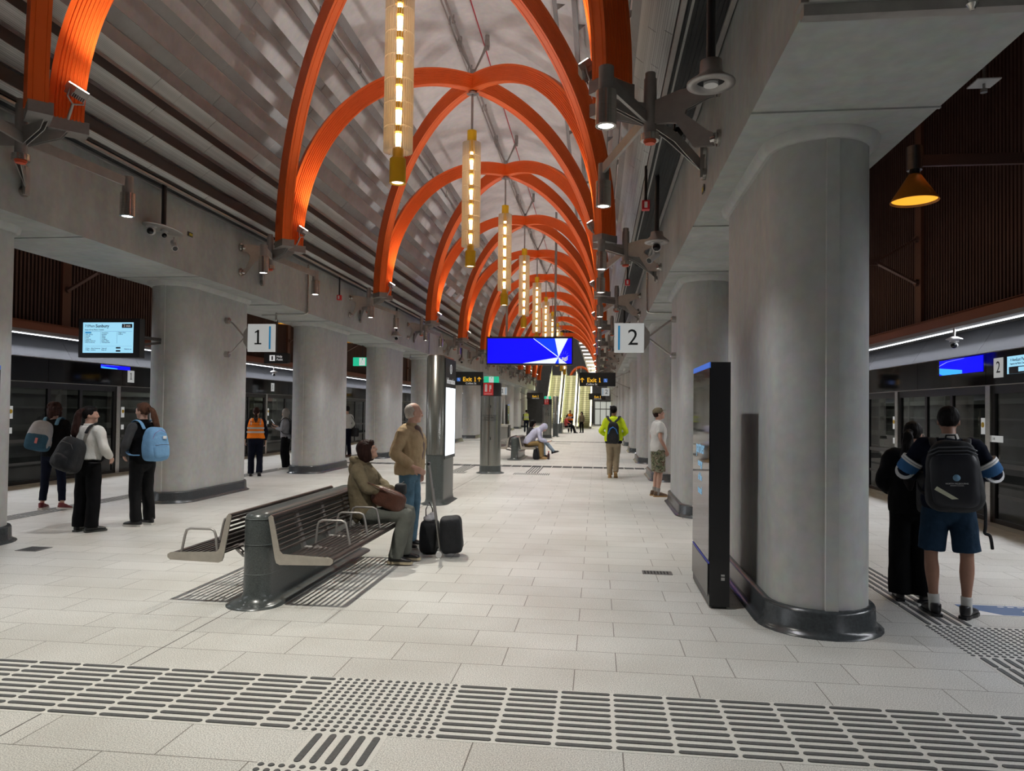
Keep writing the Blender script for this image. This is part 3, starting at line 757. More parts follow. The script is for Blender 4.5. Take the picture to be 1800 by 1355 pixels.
tactile('wide strip of dark tactile bars with a dotted block, crossing the foreground floor', [(-6.6, 4.6, 3.64, 4.39), (-1.42, -1.03, 3.30, 3.64), (-1.55, -.80, 2.55, 3.30)], f1)
def f2(g):
    domes(g, 2.56, 4.61, 5.42, 6.17); rows_y(g, 6.18, 34, [2.62+.075*i for i in range(5)], .6); rows_y(g, 1.0, 5.41, [2.62+.075*i for i in range(5)], .3)
tactile('tactile guide path along the right platform with a dotted block by the couple', [(2.58, 2.96, 6.17, 70), (2.58, 2.96, 1, 5.42), (2.56, 4.61, 5.42, 6.17)], f2)
def f3(g): rows_y(g, 4, 40, [-8.60+.075*i for i in range(5)], .6)
tactile('dark ridged tactile path along the left platform', [(-8.64, -8.26, 4, 70)], f3)
def f4(g):
    rows_x(g, -8.2, 2.5, [21.5+.075*i for i in range(8)], .3); rows_y(g, 19.45, 21.45, [-1.85+.075*i for i in range(5)], .5); rows_y(g, 19.45, 21.45, [-3.85+.075*i for i in range(5)], .5)
    domes(g, -2.15, -1.2, 18.85, 19.4); domes(g, -4.1, -3.4, 18.85, 19.4)
tactile('dark tactile strip crossing the floor beyond the fire hydrant pillar', [(-8.2, 2.5, 21.45, 22.1), (-2.15, -1.2, 18.85, 19.4), (-4.1, -3.4, 18.85, 19.4)], f4)
def f5(g): rows_x(g, -8.2, 2.5, [39.5+.075*i for i in range(8)], .3); domes(g, -2.1, -1.3, 36.9, 37.5)
tactile('distant dark tactile strip crossing the floor beyond the second bench', [(-8.2, 2.5, 39.45, 40.1), (-2.1, -1.3, 36.9, 37.5)], f5)
for (x, y, w, d, lab) in ((-6.37, 7.74, .26, .26, 'small square floor drain grate on the left, in front of the three women'), (.63, 7.72, .30, .16, 'small floor drain grate in front of the black kiosk')):
    g = G(); g.bx(x-w/2, x+w/2, y-d/2, y+d/2, 0, .004)
    t = g.obj('floor_grate', mat('grate_metal', (.16, .155, .15), .5, .5)); tag(t, lab, 'drain grate')
    g = G()
    for i in range(8): g.bx(x-w/2+.02+i*(w-.04)/8, x-w/2+.02+i*(w-.04)/8+.012, y-d/2+.02, y+d/2-.02, .004, .0055)
    g.obj('slots', BLACKM, t)
g = G(); g.bx(3.12, 4.6, 6.57, 6.89, 0, .003); t = g.obj('floor_sign', emis('floor_blue', (.05, .17, .46), .02)); tag(t, 'blue and white priority boarding sign on the floor behind the schoolboy', 'floor sign')
g = G(); g.bx(3.12, 4.6, 6.555, 6.572, 0, .0035); g.bx(3.12, 4.6, 6.888, 6.905, 0, .0035)
g.add([(3.12, 6.572, .0035), (3.36, 6.572, .0035), (3.12, 6.80, .0035)], [(0, 1, 2)])
for i in range(14): g.bx(3.45+i*.08, 3.50+i*.08, 6.84, 6.86, .003, .0036)
for i in range(3):
    c = 3.62+i*.36; g.lathe((c, 6.70, .0033), [(.035, 0), (.045, 0), (.045, .001), (.035, .001)], 16); g.bx(c-.02, c+.08, 6.735, 6.75, .003, .0036); g.bx(c+.06, c+.075, 6.63, 6.74, .003, .0036)
g.obj('pictograms', WHITE, t)

# ================================================================== BENCHES
def make_bench(label, group, far=False):
    t = empty('bench', label, 'bench', (0, 0, 0), 0, group)
    L0, L1 = .0, 2.50      # spine along +y
    def spine_ring(hw, e, z):
        return (hw, (L1-L0)/2+e, z)
    g = G()
    prof = [(.235, .17, 0), (.235, .17, .006), (.18, .09, .014), (.140, .03, .035), (.124, .008, .09), (.120, 0, .30), (.117, 0, .70), (.105, -.012, .745), (.075, -.05, .765), (.03, -.10, .77)]
    ringloft(g, [spine_ring(a, b, c) for a, b, c in prof])
    for i in range(len(g.v)): v = g.v[i]; g.v[i] = (v[0], v[1]+1.25, v[2])
    sp = g.obj('spine', GRAN, t)
    g = G()
    for z in (.255, .50, .715):
        pts = [(x*1.012, y+1.25, z) for x, y in capsule(.1205 if z < .6 else .1175, 1.252)]; g.tube(pts, .0022, 4, True)
    g.obj('joint_line', mat('joint_pale', (.16, .18, .18), .6), sp)
    for s in (-1, 1):
        # profile in (r, z): back top (.20,.79) -> seat back (.24,.44) -> tip (.68,.43)
        for q, yy in ((0, -.06), (1, 2.30)):
            poly = [(.160, .750), (.180, .765), (.200, .750), (.262, .475), (.285, .450), (.69, .434), (.715, .417), (.715, .392), (.69, .372), (.265, .362), (.235, .375), (.222, .41)]
            g = G(); g.prism([(s*a, b) for a, b in poly], yy-.006, yy+.006, 'y'); g.obj('end_plate', PLATE, t)
        g = G()
        for i in range(9):
            r = .30+i*.0475; g.bx(s*(r-.010), s*(r+.010), -.053, 2.293, .410, .422)
        g.cyl((s*.700, -.053, .405), (s*.700, 2.293, .405), .02, n=12)
        g.obj('seat_slats', SLAT, t)
        g = G()
        for i in range(7):
            q = i/6.6; r = .262-.08*q; z = .475+.265*q
            M = Matrix.Rotation(s*.27, 3, 'Y'); g.box((s*r, 1.12, z), (.008, 2.346, .022), M)
        g.cyl((s*.181, -.053, .750), (s*.181, 2.293, .750), .017, n=12)
        g.obj('back_slats', SLAT, t)
        g = G()
        for yy in (.45, 1.05, 1.65):
            g = G(); g.prism([(s*a, b) for a, b in [(.165, .73), (.185, .74), (.272, .425), (.66, .405), (.66, .393), (.25, .40)]], yy-.03, yy+.03, 'y')
            g.obj('support_rib', STEELG, t)
        g = G()
        for yy in (.45, 1.65): g = G(); g.tube([(s*.10, yy, .30), (s*.30, yy, .33), (s*.40, yy, .42)], .025, 8); g.obj('strut', STEELG, t)
        for yy in (.62, 1.14, 1.56) if s > 0 else (-.02, .62, 1.40):
            pts = []
            for a, b in ((.30, .42), (.315, .57), (.33, .615), (.36, .63), (.54, .63), (.575, .615), (.59, .57), (.62, .42)): pts.append((s*a, yy, b))
            g = G(); g.tube(pts, .011, 8); g.obj('armrest', STEELG, t)
    return t
bench = make_bench('long double-sided slatted bench around a dark granite spine, nearest the camera', 'double-sided benches')
bench.location = (-2.83, 5.85, 0)
dup(bench, None, (-2.72, 24.35, 0), 0, 'second double-sided slatted bench beyond the fire hydrant pillar, with the hooded man on it')
dup(bench, None, (-2.70, 54.3, 0), 0, 'farthest double-sided slatted bench in front of the escalators')

# ================================================================== TOTEMS AND KIOSKS
def make_info():
    t = empty('information_totem', 'tall steel information pillar with a bright white screen, behind the old man', 'information totem', (-2.80, 13.05, 0), 0, 'information pillars')
    w, l = .155, .56
    g = G(); ringloft(g, [(w, l, .86), (w, l, 2.58), (w-.02, l-.02, 2.60)]); g.obj('steel_body', STEELT, t)
    g = G(); ringloft(g, [(w+.09, l+.09, 0), (w+.09, l+.09, .006), (w+.02, l+.02, .03), (w+.004, l+.004, .10), (w+.004, l+.004, .855)]); g.obj('granite_base', GRAN, t)
    g = G(); g.bx(w-.02, w+.014, -.40, l-.04, .78, 2.56); g.obj('side_panel', SIGNK, t)
    g = G(); g.bx(w+.014, w+.018, -.36, l-.10, .84, 2.04); g.obj('screen', SCRW, t)
    g = G(); g.bx(-w-.014, -w+.02, -.40, l-.04, .78, 2.56); g.obj('side_panel', SIGNK, t)
    text('information_text', 'Information', .155, TXTW, t, (w+.017, .05, 2.16), (PI/2, 0, PI/2))
    g = G(); M = Matrix.Rotation(PI/2, 3, 'Y'); g.lathe((w+.015, .05, 2.38), [(.070, 0), (.085, 0), (.085, .003), (.070, .003)], 28, M); g.obj('ring', TXTW, t)
    text('letter', 'i', .13, TXTW, t, (w+.017, .05, 2.38), (PI/2, 0, PI/2))
    return t
info = make_info()
i2 = dup(info, None, (-2.62, 47.3, 0), 0, 'distant steel information pillar beside the second fire hydrant pillar')
def make_fire():
    t = empty('fire_hydrant_pillar', 'round-cornered steel fire hydrant pillar with a red sign on its black top band', 'fire pillar', (-2.78, 19.25, 0), 0, 'fire hydrant pillars')
    w, l = .27, .30
    g = G(); ringloft(g, [(w, l, .20), (w, l, 2.02)]); g.obj('steel_body', STEELT, t)
    g = G(); ringloft(g, [(w+.10, l+.10, 0), (w+.10, l+.10, .006), (w+.02, l+.02, .03), (w+.01, l+.01, .06), (w+.01, l+.01, .20)]); g.obj('granite_base', GRAN, t)
    g = G(); ringloft(g, [(w, l, 2.02), (w, l, 2.35), (w-.02, l-.02, 2.37)]); g.obj('top_band', SIGNK, t)
    g = G(); g.bx(-.16, .10, -l-.012, -l+.05, 2.04, 2.36); sg = g.obj('red_sign', REDS, t)
    g = G(); g.bx(-.12, -.06, -l-.015, -l-.011, 2.13, 2.31); g.bx(-.105, -.075, -l-.015, -l-.011, 2.30, 2.33); g.bx(0, .02, -l-.015, -l-.011, 2.13, 2.30); g.bx(.02, .05, -l-.015, -l-.011, 2.20, 2.30); g.bx(-.13, .07, -l-.015, -l-.011, 2.07, 2.08); g.obj('pictogram', WHITE, sg)
    text('pillar_text', 'FIRE HYDRANT\nAND FIRE\nEXTINGUISHER', .060, INK, t, (0, -l-.004, 1.45))
    g = G(); g.bx(-.006, .006, -l-.004, -l+.01, .22, 2.0); g.bx(.03, .05, -l-.03, -l, .88, .95); g.bx(.03, .05, -l-.03, -l, 1.72, 1.78); g.obj('door_seam', BLACKM, t)
    return t
fire = make_fire()
dup(fire, None, (-3.0, 44.8, 0), 0, 'distant steel fire hydrant pillar with a red sign, in front of the escalators')
def exit_box(loc, lab):
    t = empty('emergency_exit_sign', lab, 'emergency exit sign', loc, 0, 'green emergency exit signs')
    g = G(); g.bx(-.20, .20, -.03, .03, 0, .18); g.obj('case', GREENS, t)
    g = G(); g.bx(-.065, .065, -.034, -.029, .01, .17); d = g.obj('doorway', TXTW, t)
    g = G(); g.cyl((.005, -.036, .145), (.005, -.033, .145), .015, n=10); g.bar((0, -.036, .13), (-.02, -.036, .08), .02, .003, (0, 1, 0)); g.bar((-.02, -.036, .08), (.03, -.036, .03), .012, .003, (0, 1, 0)); g.bar((-.02, -.036, .08), (-.045, -.036, .03), .012, .003, (0, 1, 0)); g.bar((0, -.036, .12), (.04, -.036, .10), .01, .003, (0, 1, 0)); g.obj('running_figure', GREENS, d)
    return t
exit_box((-2.80, 19.42, 2.37), 'green emergency exit sign above the nearer fire hydrant pillar')
exit_box((-3.0, 44.97, 2.37), 'green emergency exit sign above the distant fire hydrant pillar')
e3 = exit_box((-7.92, 24.2, 3.10), 'green emergency exit sign hanging over the left platform beyond the second column'); e3.scale = (1.6, 1.2, 1.6)
G().cyl((0, 0, .17), (0, 0, .437), .012, n=6).obj('rod', STEELD, e3)

def make_kiosk():
    t = empty('display_kiosk', 'tall slim black advertising kiosk beside the nearest right column', 'kiosk', (1.03, 6.92, 0), 0, 'black advertising kiosks')
    g = G(); g.bx(-.075, .09, -.53, .53, .02, 2.08); g.bx(-.05, .07, -.5, .5, 0, .02); g.obj('case', BLACK, t)
    g = G(); g.bx(-.083, -.075, -.525, .525, .40, 2.03); g.obj('glass_face', BLACKG, t)
    g = G(); g.bx(-.085, -.074, -.525, .525, 2.035, 2.08); g.obj('blue_band', emis('kiosk_blue', (.05, .16, .65), .6), t)
    g = G(); g.bx(-.084, -.075, -.525, .525, .375, .383); g.obj('blue_line', emis('kiosk_line', (.04, .05, .35), .3), t)
    g = G(); g.bx(-.088, -.083, -.50, .50, .10, .37); g.obj('lower_panel', mat('kiosk_grey', (.16, .16, .15), .35, .5), t)
    for i, (b, z, s) in enumerate((('partner', 1.33, .17), ('agl energy', 1.19, .10), ('of the', 1.06, .10), ('tunnel', .94, .10))):
        if i == 1: b = 'energy'
        text('advert_text', b, s, KTEXT, t, (-.0845, 0.02, z), (PI/2, 0, -PI/2))
    g = G(); g.bx(.02, .05, -.534, -.53, .24, .265); g.bx(.02, .05, -.534, -.53, .275, .29); g.obj('serial_plate', mat('label_metal', (.5, .5, .5), .4), t)
    return t
kio = make_kiosk()
dup(kio, None, (1.03, 54.9, 0), 0, 'distant black kiosk beside the far right columns')
dup(kio, None, (-6.67, 54.9, 0), PI, 'distant black kiosk beside the far left columns')
dup(kio, None, (-6.67, 6.92, 0), PI, 'black advertising kiosk beside the nearest left column, at the photo edge')

# bin station behind the second bench
t = empty('recycling_station', 'white-topped bin station behind the second bench', 'bin', (-4.35, 33.0, 0))
g = G(); g.bx(-.42, .42, -.3, .3, .92, 1.02); g.obj('lid', mat('bin_lid', (.62, .62, .58), .4), t)
g = G(); g.bx(-.40, .40, -.28, .28, .05, .92); g.obj('body', mat('bin_body', (.33, .33, .31), .4, .5), t)
g = G(); g.bx(-.46, -.42, -.3, .3, 0, 1.0); g.bx(.42, .46, -.3, .3, 0, 1.0); g.obj('frame', BLACK, t)
g = G(); g.bx(-.2, .12, -.12, .12, 1.02, 1.025); g.obj('opening', YELL, t)

# ================================================================== SIGNS
def platform_number(sgn, y, lab):
    # flag sign from the aisle face of a column; board faces the camera
    t = empty('platform_number_sign', lab, 'sign', (XC+sgn*4.19, y, 0), 0, 'platform number signs')
    num = '1' if sgn < 0 else '2'
    e0 = .46 if sgn < 0 else .555
    x0, x1 = (-sgn*e0, -sgn*(e0+.52)); a, b = min(x0, x1), max(x0, x1)
    g = G(); g.bx(a, b, -.035, .035, 2.70, 3.22); bd = g.obj('board', SIGNW, t)
    bx = (b-.10, b-.065) if sgn < 0 else (a+.065, a+.10)
    g = G(); g.bx(bx[0], bx[1], -.038, -.034, 2.745, 3.175); g.obj('blue_bar', BLUEK, bd)
    text('numeral', num, .40, INK, bd, ((a+b)/2-.055*(1 if sgn < 0 else -1.2), -.0365, 2.955))
    g = G(); g.prism([(-sgn*e0, 2.72), (-sgn*e0, 3.20), (-sgn*(e0-.1), 3.06), (-sgn*(e0-.1), 2.88)], -.012, .012, 'y'); g.obj('mounting_plate', STEELG, t)
    g = G()
    for e in (-1, 1): g.tube([(-sgn*(e0-.1), 0, 2.97+e*.03), (-sgn*.14, 0, 2.97+e*.27), (-sgn*.06, 0, 2.97+e*.315)], .017, 8)
    g.obj('arm', STEELG, t)
    for e in (-1, 1):
        g = G(); g.cyl((-sgn*.0, 0, 2.97+e*.32), (-sgn*.07, 0, 2.97+e*.32), .058, n=20); g.cyl((-sgn*.07, 0, 2.97+e*.32), (-sgn*.085, 0, 2.97+e*.32), .04, n=16); g.obj('wall_disc', STEEL, t)
    return t
platform_number(-1, 13.2, 'white platform sign 1 with a blue bar on the second left column')
platform_number(1, 13.2, 'white platform sign 2 with a blue bar on the second right column')
platform_number(-1, 13.2+S*6, 'small distant white platform sign 1 on the left')
platform_number(1, 13.2+S*6, 'small distant white platform sign 2 on the right')
def exit_sign(sgn, y, lab, near=True):
    cx = XC+sgn*2.83; t = empty('exit_sign', lab, 'sign', (cx, y, 0), 0, 'black exit signs')
    g = G(); g.bx(-.76, .76, -.06, .06, 2.72, 3.30); bd = g.obj('board', SIGNK, t)
    xx = .18 if sgn < 0 else -.14
    text('exit_text', 'Exit 1', .26, AMBER, bd, (xx if near else .05, -.062, 2.97), bold=.004)
    text('street_text', 'Collins St' if near else 'Collins Street', .12, TXTW, bd, ((xx+.06 if sgn < 0 else xx-.10) if near else .05, -.062, 2.80))
    if near:
        ax = .60 if sgn < 0 else -.64
        g = G(); g.bar((ax, -.062, 2.88), (ax, -.062, 3.06), .03, .003, (1, 0, 0)); g.bar((ax, -.062, 3.065), (ax-.075, -.062, 2.985), .03, .003, (1, 0, 0)); g.bar((ax, -.062, 3.065), (ax+.075, -.062, 2.985), .03, .003, (1, 0, 0)); g.obj('arrow', AMBER, bd)
        ix = -.30 if sgn < 0 else .34
        g = G(); g.bx(ix-.075, ix+.075, -.063, -.06, 2.89, 3.04); ic = g.obj('access_icon', emis('icon_blue', (.05, .2, .7), .6), bd)
        g = G(); g.cyl((ix-.01, -.066, 3.01), (ix-.01, -.063, 3.01), .014, n=8); g.bar((ix-.01, -.066, 2.99), (ix-.005, -.066, 2.95), .012, .002, (1, 0, 0)); g.bar((ix-.005, -.066, 2.95), (ix+.03, -.066, 2.945), .012, .002, (0, 0, 1)); g.bar((ix+.03, -.066, 2.945), (ix+.045, -.066, 2.91), .012, .002, (1, 0, 0)); g.obj('wheelchair', TXTW, ic)
    e = 1.36*sgn
    g = G(); g.bar((sgn*.76, 0, 3.1), (e, 0, 3.35), .03, .03); g.bar((sgn*.76, 0, 2.9), (e, 0, 2.65), .03, .03); g.cyl((e-sgn*.06, 0, 3.35), (e, 0, 3.35), .05, n=12); g.cyl((e-sgn*.06, 0, 2.65), (e, 0, 2.65), .05, n=12); g.obj('arm', STEELG, t)
    return t
exit_sign(-1, 31.4, 'black Exit 1 sign with an arrow, left of the aisle beside the information pillar')
exit_sign(1, 31.4, 'black Exit 1 sign with an arrow, right of the aisle before the escalators')
exit_sign(-1, 67.4, 'small distant black Exit 1 sign left of the escalators', False)
exit_sign(1, 67.4, 'small distant black Exit 1 sign right of the escalators', False)

# big LED screen hung across the concourse
t = empty('led_screen', 'wide bright blue advertising screen hanging across the middle of the concourse', 'screen', (XC+.0, 30.6, 0))
w, z0, z1 = 1.76, 3.62, 4.66
g = G(); g.bx(-w-.05, w+.05, -.09, .16, z0-.06, z1+.08); g.obj('case', mat('screen_case', (.05, .05, .055), .4, .5), t)
g = G(); g.bx(-w, w, -.094, -.088, z0, z1); fc = g.obj('display', LEDBLUE, t)
def poly(name, pts, m, par, off):
    g = G(); g.prism(pts, -.094-off-.001, -.094-off, 'y'); return g.obj(name, m, par)
cxp, czp = 1.22, z0+.26
poly('wedge', [(.17, z1), (1.06, z1), (cxp, czp)], LEDBLUE2, fc, .001)
poly('wedge', [(1.06, z1), (1.60, z1), (cxp, czp)], LEDWHITE, fc, .001)
poly('wedge', [(-.28, z0), (1.10, z0), (cxp, czp)], LEDWHITE, fc, .001)
poly('wedge', [(1.08, z0), (1.24, z0), (cxp, czp)], LEDBLUE2, fc, .002)
poly('wedge', [(1.24, z0), (1.56, z0), (cxp, czp)], LEDWHITE, fc, .002)
poly('line', [(.15, z1), (.19, z1), (cxp, czp+.02), (cxp-.03, czp)], LEDWHITE, fc, .003)
text('logo_text', 'agl', .22, TXTW, fc, (1.48, -.099, z0+.22), bold=.008)
g = G()
for i in range(7):
    a = math.radians(20+i*27); g.bar((1.46+.13*math.cos(a), -.099, z0+.25+.15*math.sin(a)), (1.46+.22*math.cos(a), -.099, z0+.25+.27*math.sin(a)), .028, .002, (0, 1, 0))
g.obj('logo_rays', TXTW, fc)
for x in (-.98, 1.06):
    g = G(); g.cyl((x, .04, z1+.05), (x, .04, 9.98), .05, n=14); g.obj('hanging_pole', STEELG, t)

# departure screen on the left
t = empty('departure_screen', 'black departure display showing the Sunbury train, fixed to the second left column', 'screen', (-7.96, 11.2, 2.76))
g = G(); g.bx(-.55, .53, 0, .14, -.32, .32); g.bx(-.35, .35, .14, .2, -.22, .2); g.obj('case', BLACK, t)
g = G(); g.bx(-.47, .42, -.005, .001, -.245, .255); f = g.obj('display', SCRB, t)
K = INK; R0 = (PI/2, 0, 0)
text('time_text', '7:09am', .062, K, f, (-.44, -.0065, .195), R0, 'LEFT'); text('destination_text', 'Sunbury', .072, K, f, (-.245, -.0065, .195), R0, 'LEFT', bold=.0012)
text('stopping_text', 'Stops all via Metro Tunnel', .032, K, f, (-.44, -.0065, .135), R0, 'LEFT')
g = G(); g.bx(.22, .40, -.007, -.005, .165, .23); b2 = g.obj('minutes_box', INK, f); text('minutes_text', '2 min', .055, TXTW, b2, (.31, -.0075, .197))
g = G(); g.bx(-.45, .40, -.0065, -.005, .108, .111); g.bx(-.44, .40, -.0065, -.005, -.135, -.133)
for x in (-.44, -.15, .14): g.bx(x-.004, x-.002, -.0065, -.005, -.09, .10)
g.obj('rules', INK, f)
g = G(); g.bx(-.43, -.33, -.0063, -.005, .075, .10); g.obj('highlight', SCRH, f)
text('stations_text', 'Town Hall\nState Library\nParkville\nArden\nFootscray\nMiddle Footscray\nWest Footscray', .026, K, f, (-.425, -.0068, .005), R0, 'LEFT')
text('stations_text', 'Tottenham\nSunshine\nAlbion\nGinifer\nSt Albans\nKeilor Plains\nWatergardens', .026, K, f, (-.135, -.0068, .005), R0, 'LEFT')
text('stations_text', 'Diggers Rest\nSunbury', .026, K, f, (.155, -.0068, .075), R0, 'LEFT')
text('next_text', '7:12am   West Footscray   Stops all\n7:18am   Sunbury              Stops all', .026, K, f, (-.42, -.0068, -.185), R0, 'LEFT')
text('clock_text', '7:06:36 am', .03, K, f, (.33, -.0068, -.185)); g = G(); g.bx(.12, .20, -.0065, -.005, -.175, -.15); g.bx(.12, .20, -.0065, -.005, -.225, -.2); g.obj('minutes_box', INK, f)
g = G(); g.bar((.50, .12, .02), (.56, .60, .02), .05, .05); g.bar((.50, .12, -.1), (.56, .60, -.02), .04, .04); g.obj('arm', STEELD, t)

# help point sign over left platform and its twin
def help_sign(loc, rz, lab):
    t = empty('help_point_sign', lab, 'sign', loc, rz, 'help point signs')
    g = G(); g.bx(-.30, .30, -.05, .05, -.13, .13); g.cyl((.30, 0, -.11), (.30, 0, .11), .05, n=12); g.obj('board', SIGNK, t)
    g = G(); g.bx(-.16, -.02, -.053, -.05, -.07, .07); ic = g.obj('icon', TXTW, t); g = G(); g.bar((-.09, -.055, -.05), (-.09, -.055, .02), .04, .002, (1, 0, 0)); g.cyl((-.09, -.056, .03), (-.09, -.053, .03), .022, n=10); g.obj('hand', SIGNK, ic)
    text('help_text', 'Help\nPoint', .075, TXTW, t, (.02, -.053, 0), R0, 'LEFT')
    g = G(); g.cyl((0, 0, .13), (0, 0, .94), .014, n=8); g.obj('rod', STEELD, t); return t
help_sign((-7.80, 17.2, 2.86), 0, 'small black help point sign between the second and third left columns')

# platform header displays
X = lambda r: XC+sgn*r
def header_num(sgn, y, num, lab, dy=0):
    x = XC+sgn*8.895; t = empty('header_number_plate', lab, 'sign', (x, y, 2.39), sgn*PI/2 if sgn > 0 else -PI/2, 'number plates on the door headers')
    # rz so that local -y faces the aisle
    t.rotation_euler = (0, 0, -PI/2 if sgn < 0 else PI/2)
    t.rotation_euler = (0, 0, (PI/2 if sgn < 0 else -PI/2))
    g = G(); g.bx(-.13, .13, -.004, .002, -.15, .15); g.obj('plate', SIGNW, t); text('numeral', num, .25, INK, t, (0, -.0055, 0)); return t
header_num(-1, 17.34, '1', 'small white number 1 plate over the left platform doors, nearest')
header_num(-1, 17.34+8.2, '1', 'small white number 1 plate over the left platform doors, farther')
header_num(1, 12.02, '2', 'small white number 2 plate over the right platform doors')
def header_screen(sgn, y0, y1, z0, z1, lab, kind):
    L = abs(y1-y0); x = XC+sgn*8.897
    t = empty('header_display', lab, 'screen', (x, (y0+y1)/2, (z0+z1)/2), PI/2 if sgn < 0 else -PI/2, 'displays on the door headers')
    h = (z1-z0)/2; g = G(); g.bx(-L/2, L/2, -.003, .003, -h, h)
    if kind == 'blue':
        b = g.obj('display', LEDBLUE, t); g = G(); g.prism([(-L/2, .0), (-L/2, -h*.75), (-L*.42, -h), (L*.05, -h), (L*.05, -h*.55), (-L*.2, -h*.3)], -.0045, -.0035, 'y'); g.obj('cyan_shape', LEDCYAN, b)
        g = G(); g.bar((-L/2, -.004, h*.3), (-L*.3, -.004, h*.75), .012, .001, (0, 1, 0)); g.bar((-L*.3, -.004, h*.75), (L*.1, -.004, h*.95), .012, .001, (0, 1, 0)); g.obj('white_line', LEDWHITE, b)
    else:
        b = g.obj('display', SCRB, t); text('time_text', '7:10am', .055, INK, b, (-L/2+.08, -.0045, h*.55), R0, 'LEFT'); text('destination_text', 'East Pakenham', .07, INK, b, (-L/2+.24, -.0045, h*.55), R0, 'LEFT'); text('stopping_text', 'Express via Metro Tunnel', .04, INK, b, (-L/2+.08, -.0045, h*.12), R0, 'LEFT')
        g = G(); g.bx(-L/2+.05, L/2, -.0045, -.003, -h, -h*.2); g.obj('dark_band', SIGNK, b); g = G()
        for i in range(4): g.bx(-L/2+.3+i*.16, -L/2+.44+i*.16, -.006, -.0045, -h*.8, -h*.3)
        g.obj('carriages', SCRB, b)
    return t
header_screen(1, 12.47, 13.97, 2.36, 2.62, 'bright blue advertising display over the right platform doors', 'blue')
header_screen(1, 10.35, 11.78, 2.28, 2.54, 'light blue train display for East Pakenham over the right platform doors', 'train')
header_screen(-1, 16.2, 17.3, 2.54, 2.63, 'narrow blue advertising display over the left platform doors', 'blue')

# door number labels on the right
t = empty('door_number_label', 'white door number label 14 on the right platform doors', 'label', (XC+8.93, 12.12, 1.30), -PI/2)
g = G(); g.bx(-.16, .16, -.004, .0, -.05, .05); g.obj('label_plate', SIGNW, t); text('numeral', '14', .07, INK, t, (-.10, -.0055, 0))

# help sign reflected etc. is left to the glass

# ================================================================== CAMERAS, SPEAKERS, PIPES ON THE BEAMS
WCAM = mat('camera_white', (.62, .62, .62), .35)
def bullet(g_or_t, c, d, t):
    c = Vector(c); d = Vector(d).normalized()
    g = G(); g.cyl(c-d*.11, c+d*.09, .042, n=16); g.cyl(c+d*.09, c+d*.12, .046, n=16); b = g.obj('camera_body', WCAM, t)
    g = G(); g.cyl(c+d*.12, c+d*.123, .036, n=16); g.obj('lens', BLACKG, b)
    g = G(); g.tube([c, c+Vector((0, 0, .07)), c+Vector((0, 0, .12))], .016, 8); g.obj('mount', WCAM, t)
def turret(c, d, t, s=1.0):
    c = Vector(c); d = Vector(d).normalized()
    g = G(); g.cyl(c+Vector((0, 0, .05*s)), c+Vector((0, 0, .10*s)), .075*s, .06*s, n=20); g.sell(c, (.062*s,)*3, 1, 1, None, 18, 12); b = g.obj('turret', WCAM, t)
    g = G(); g.sell(c+d*.028*s, (.050*s,)*3, 1, 1, None, 18, 12); g.obj('lens', BLACKG, b)
t = empty('camera_cluster', 'white dish with three security cameras under the left beam, nearest the camera', 'security camera', (-6.36, 10.1, 0))
g = G(); g.cyl((0, 0, 4.28), (0, 0, 4.93), .035, n=12); g.obj('pole', BLACK, t)
g = G(); M = Matrix.Scale(1.9, 3, Vector((0, 1, 0))); g.lathe((0, 0, 0), [(.0, 4.30), (.10, 4.30), (.25, 4.26), (.25, 4.25), (.21, 4.245), (.0, 4.245)], 28); g.v = [(v[0]*.75, v[1]*1.75, v[2]) for v in g.v]; g.obj('dish', STEELG, t)
turret((0, -.30, 4.16), (.2, -1, -.35), t); turret((.02, -.02, 4.17), (.6, -.6, -.6), t, .75); bullet(None, (0, .28, 4.08), (.5, -.6, -.55), t)
def dome_unit(x, y, lab, kind):
    t = empty('ceiling_camera' if kind else 'ceiling_speaker', lab, 'security camera' if kind else 'speaker', (x, y, 0))
    g = G(); g.cyl((0, 0, 4.1), (0, 0, 4.93), .032, n=12); g.obj('pole', BLACK, t)
    if not kind:
        g = G(); g.lathe((0, 0, 0), [(0, 4.14), (.075, 4.14), (.08, 4.06), (.09, 4.04), (.168, 3.985), (.168, 3.97), (.108, 3.966), (.10, 4.0), (0, 4.0)], 32); b = g.obj('horn', STEELG, t); g = G(); g.cyl((0, 0, 3.965), (0, 0, 3.985), .05, n=20); g.obj('driver', WHITE, b)
        g = G(); g.lathe((0, 0, 0), [(.098, 3.998), (.052, 3.998)], 28); g.obj('cavity', BLACKM, b)
    else:
        g = G(); g.lathe((0, 0, 0), [(0, 4.14), (.08, 4.14), (.09, 4.08), (.17, 4.01), (.17, 3.99), (.12, 3.985), (0, 4.03)], 28); g.obj('hood', STEELG, t)
        if kind == 1: turret((0, 0, 3.93), (.3, -1, -.6), t, 1.1)
        else: turret((0, -.02, 3.93), (-.2, -1, -.3), t, 1.1); bullet(None, (-.04, .04, 3.80), (-.6, -.7, -.6), t)
    return t
dome_unit(.78, 5.3, 'round grey speaker horn on a black pole beside the right beam, nearest the camera', 0)
dome_unit(.80, 10.3, 'security cameras under a grey hood on a black pole beside the right beam', 2)
dome_unit(.80, 22.5, 'distant hooded security camera beside the right beam', 1)
dome_unit(-6.42, 23.0, 'white hooded security camera on a pole beside the left beam, beyond the third bracket', 1)
dome_unit(-6.42, 34.5, 'distant hooded security camera beside the left beam', 1)
def spot_black(x, y, lab):
    t = empty('black_spotlight', lab, 'spotlight', (x, y, 0))
    g = G(); g.cyl((0, 0, 4.62), (0, 0, 4.93), .012, n=8); g.obj('stem', BLACK, t); g = G(); g.cyl((.04, .06, 4.68), (-.05, -.08, 4.52), .06, n=18); g.obj('can', BLACKM, t)
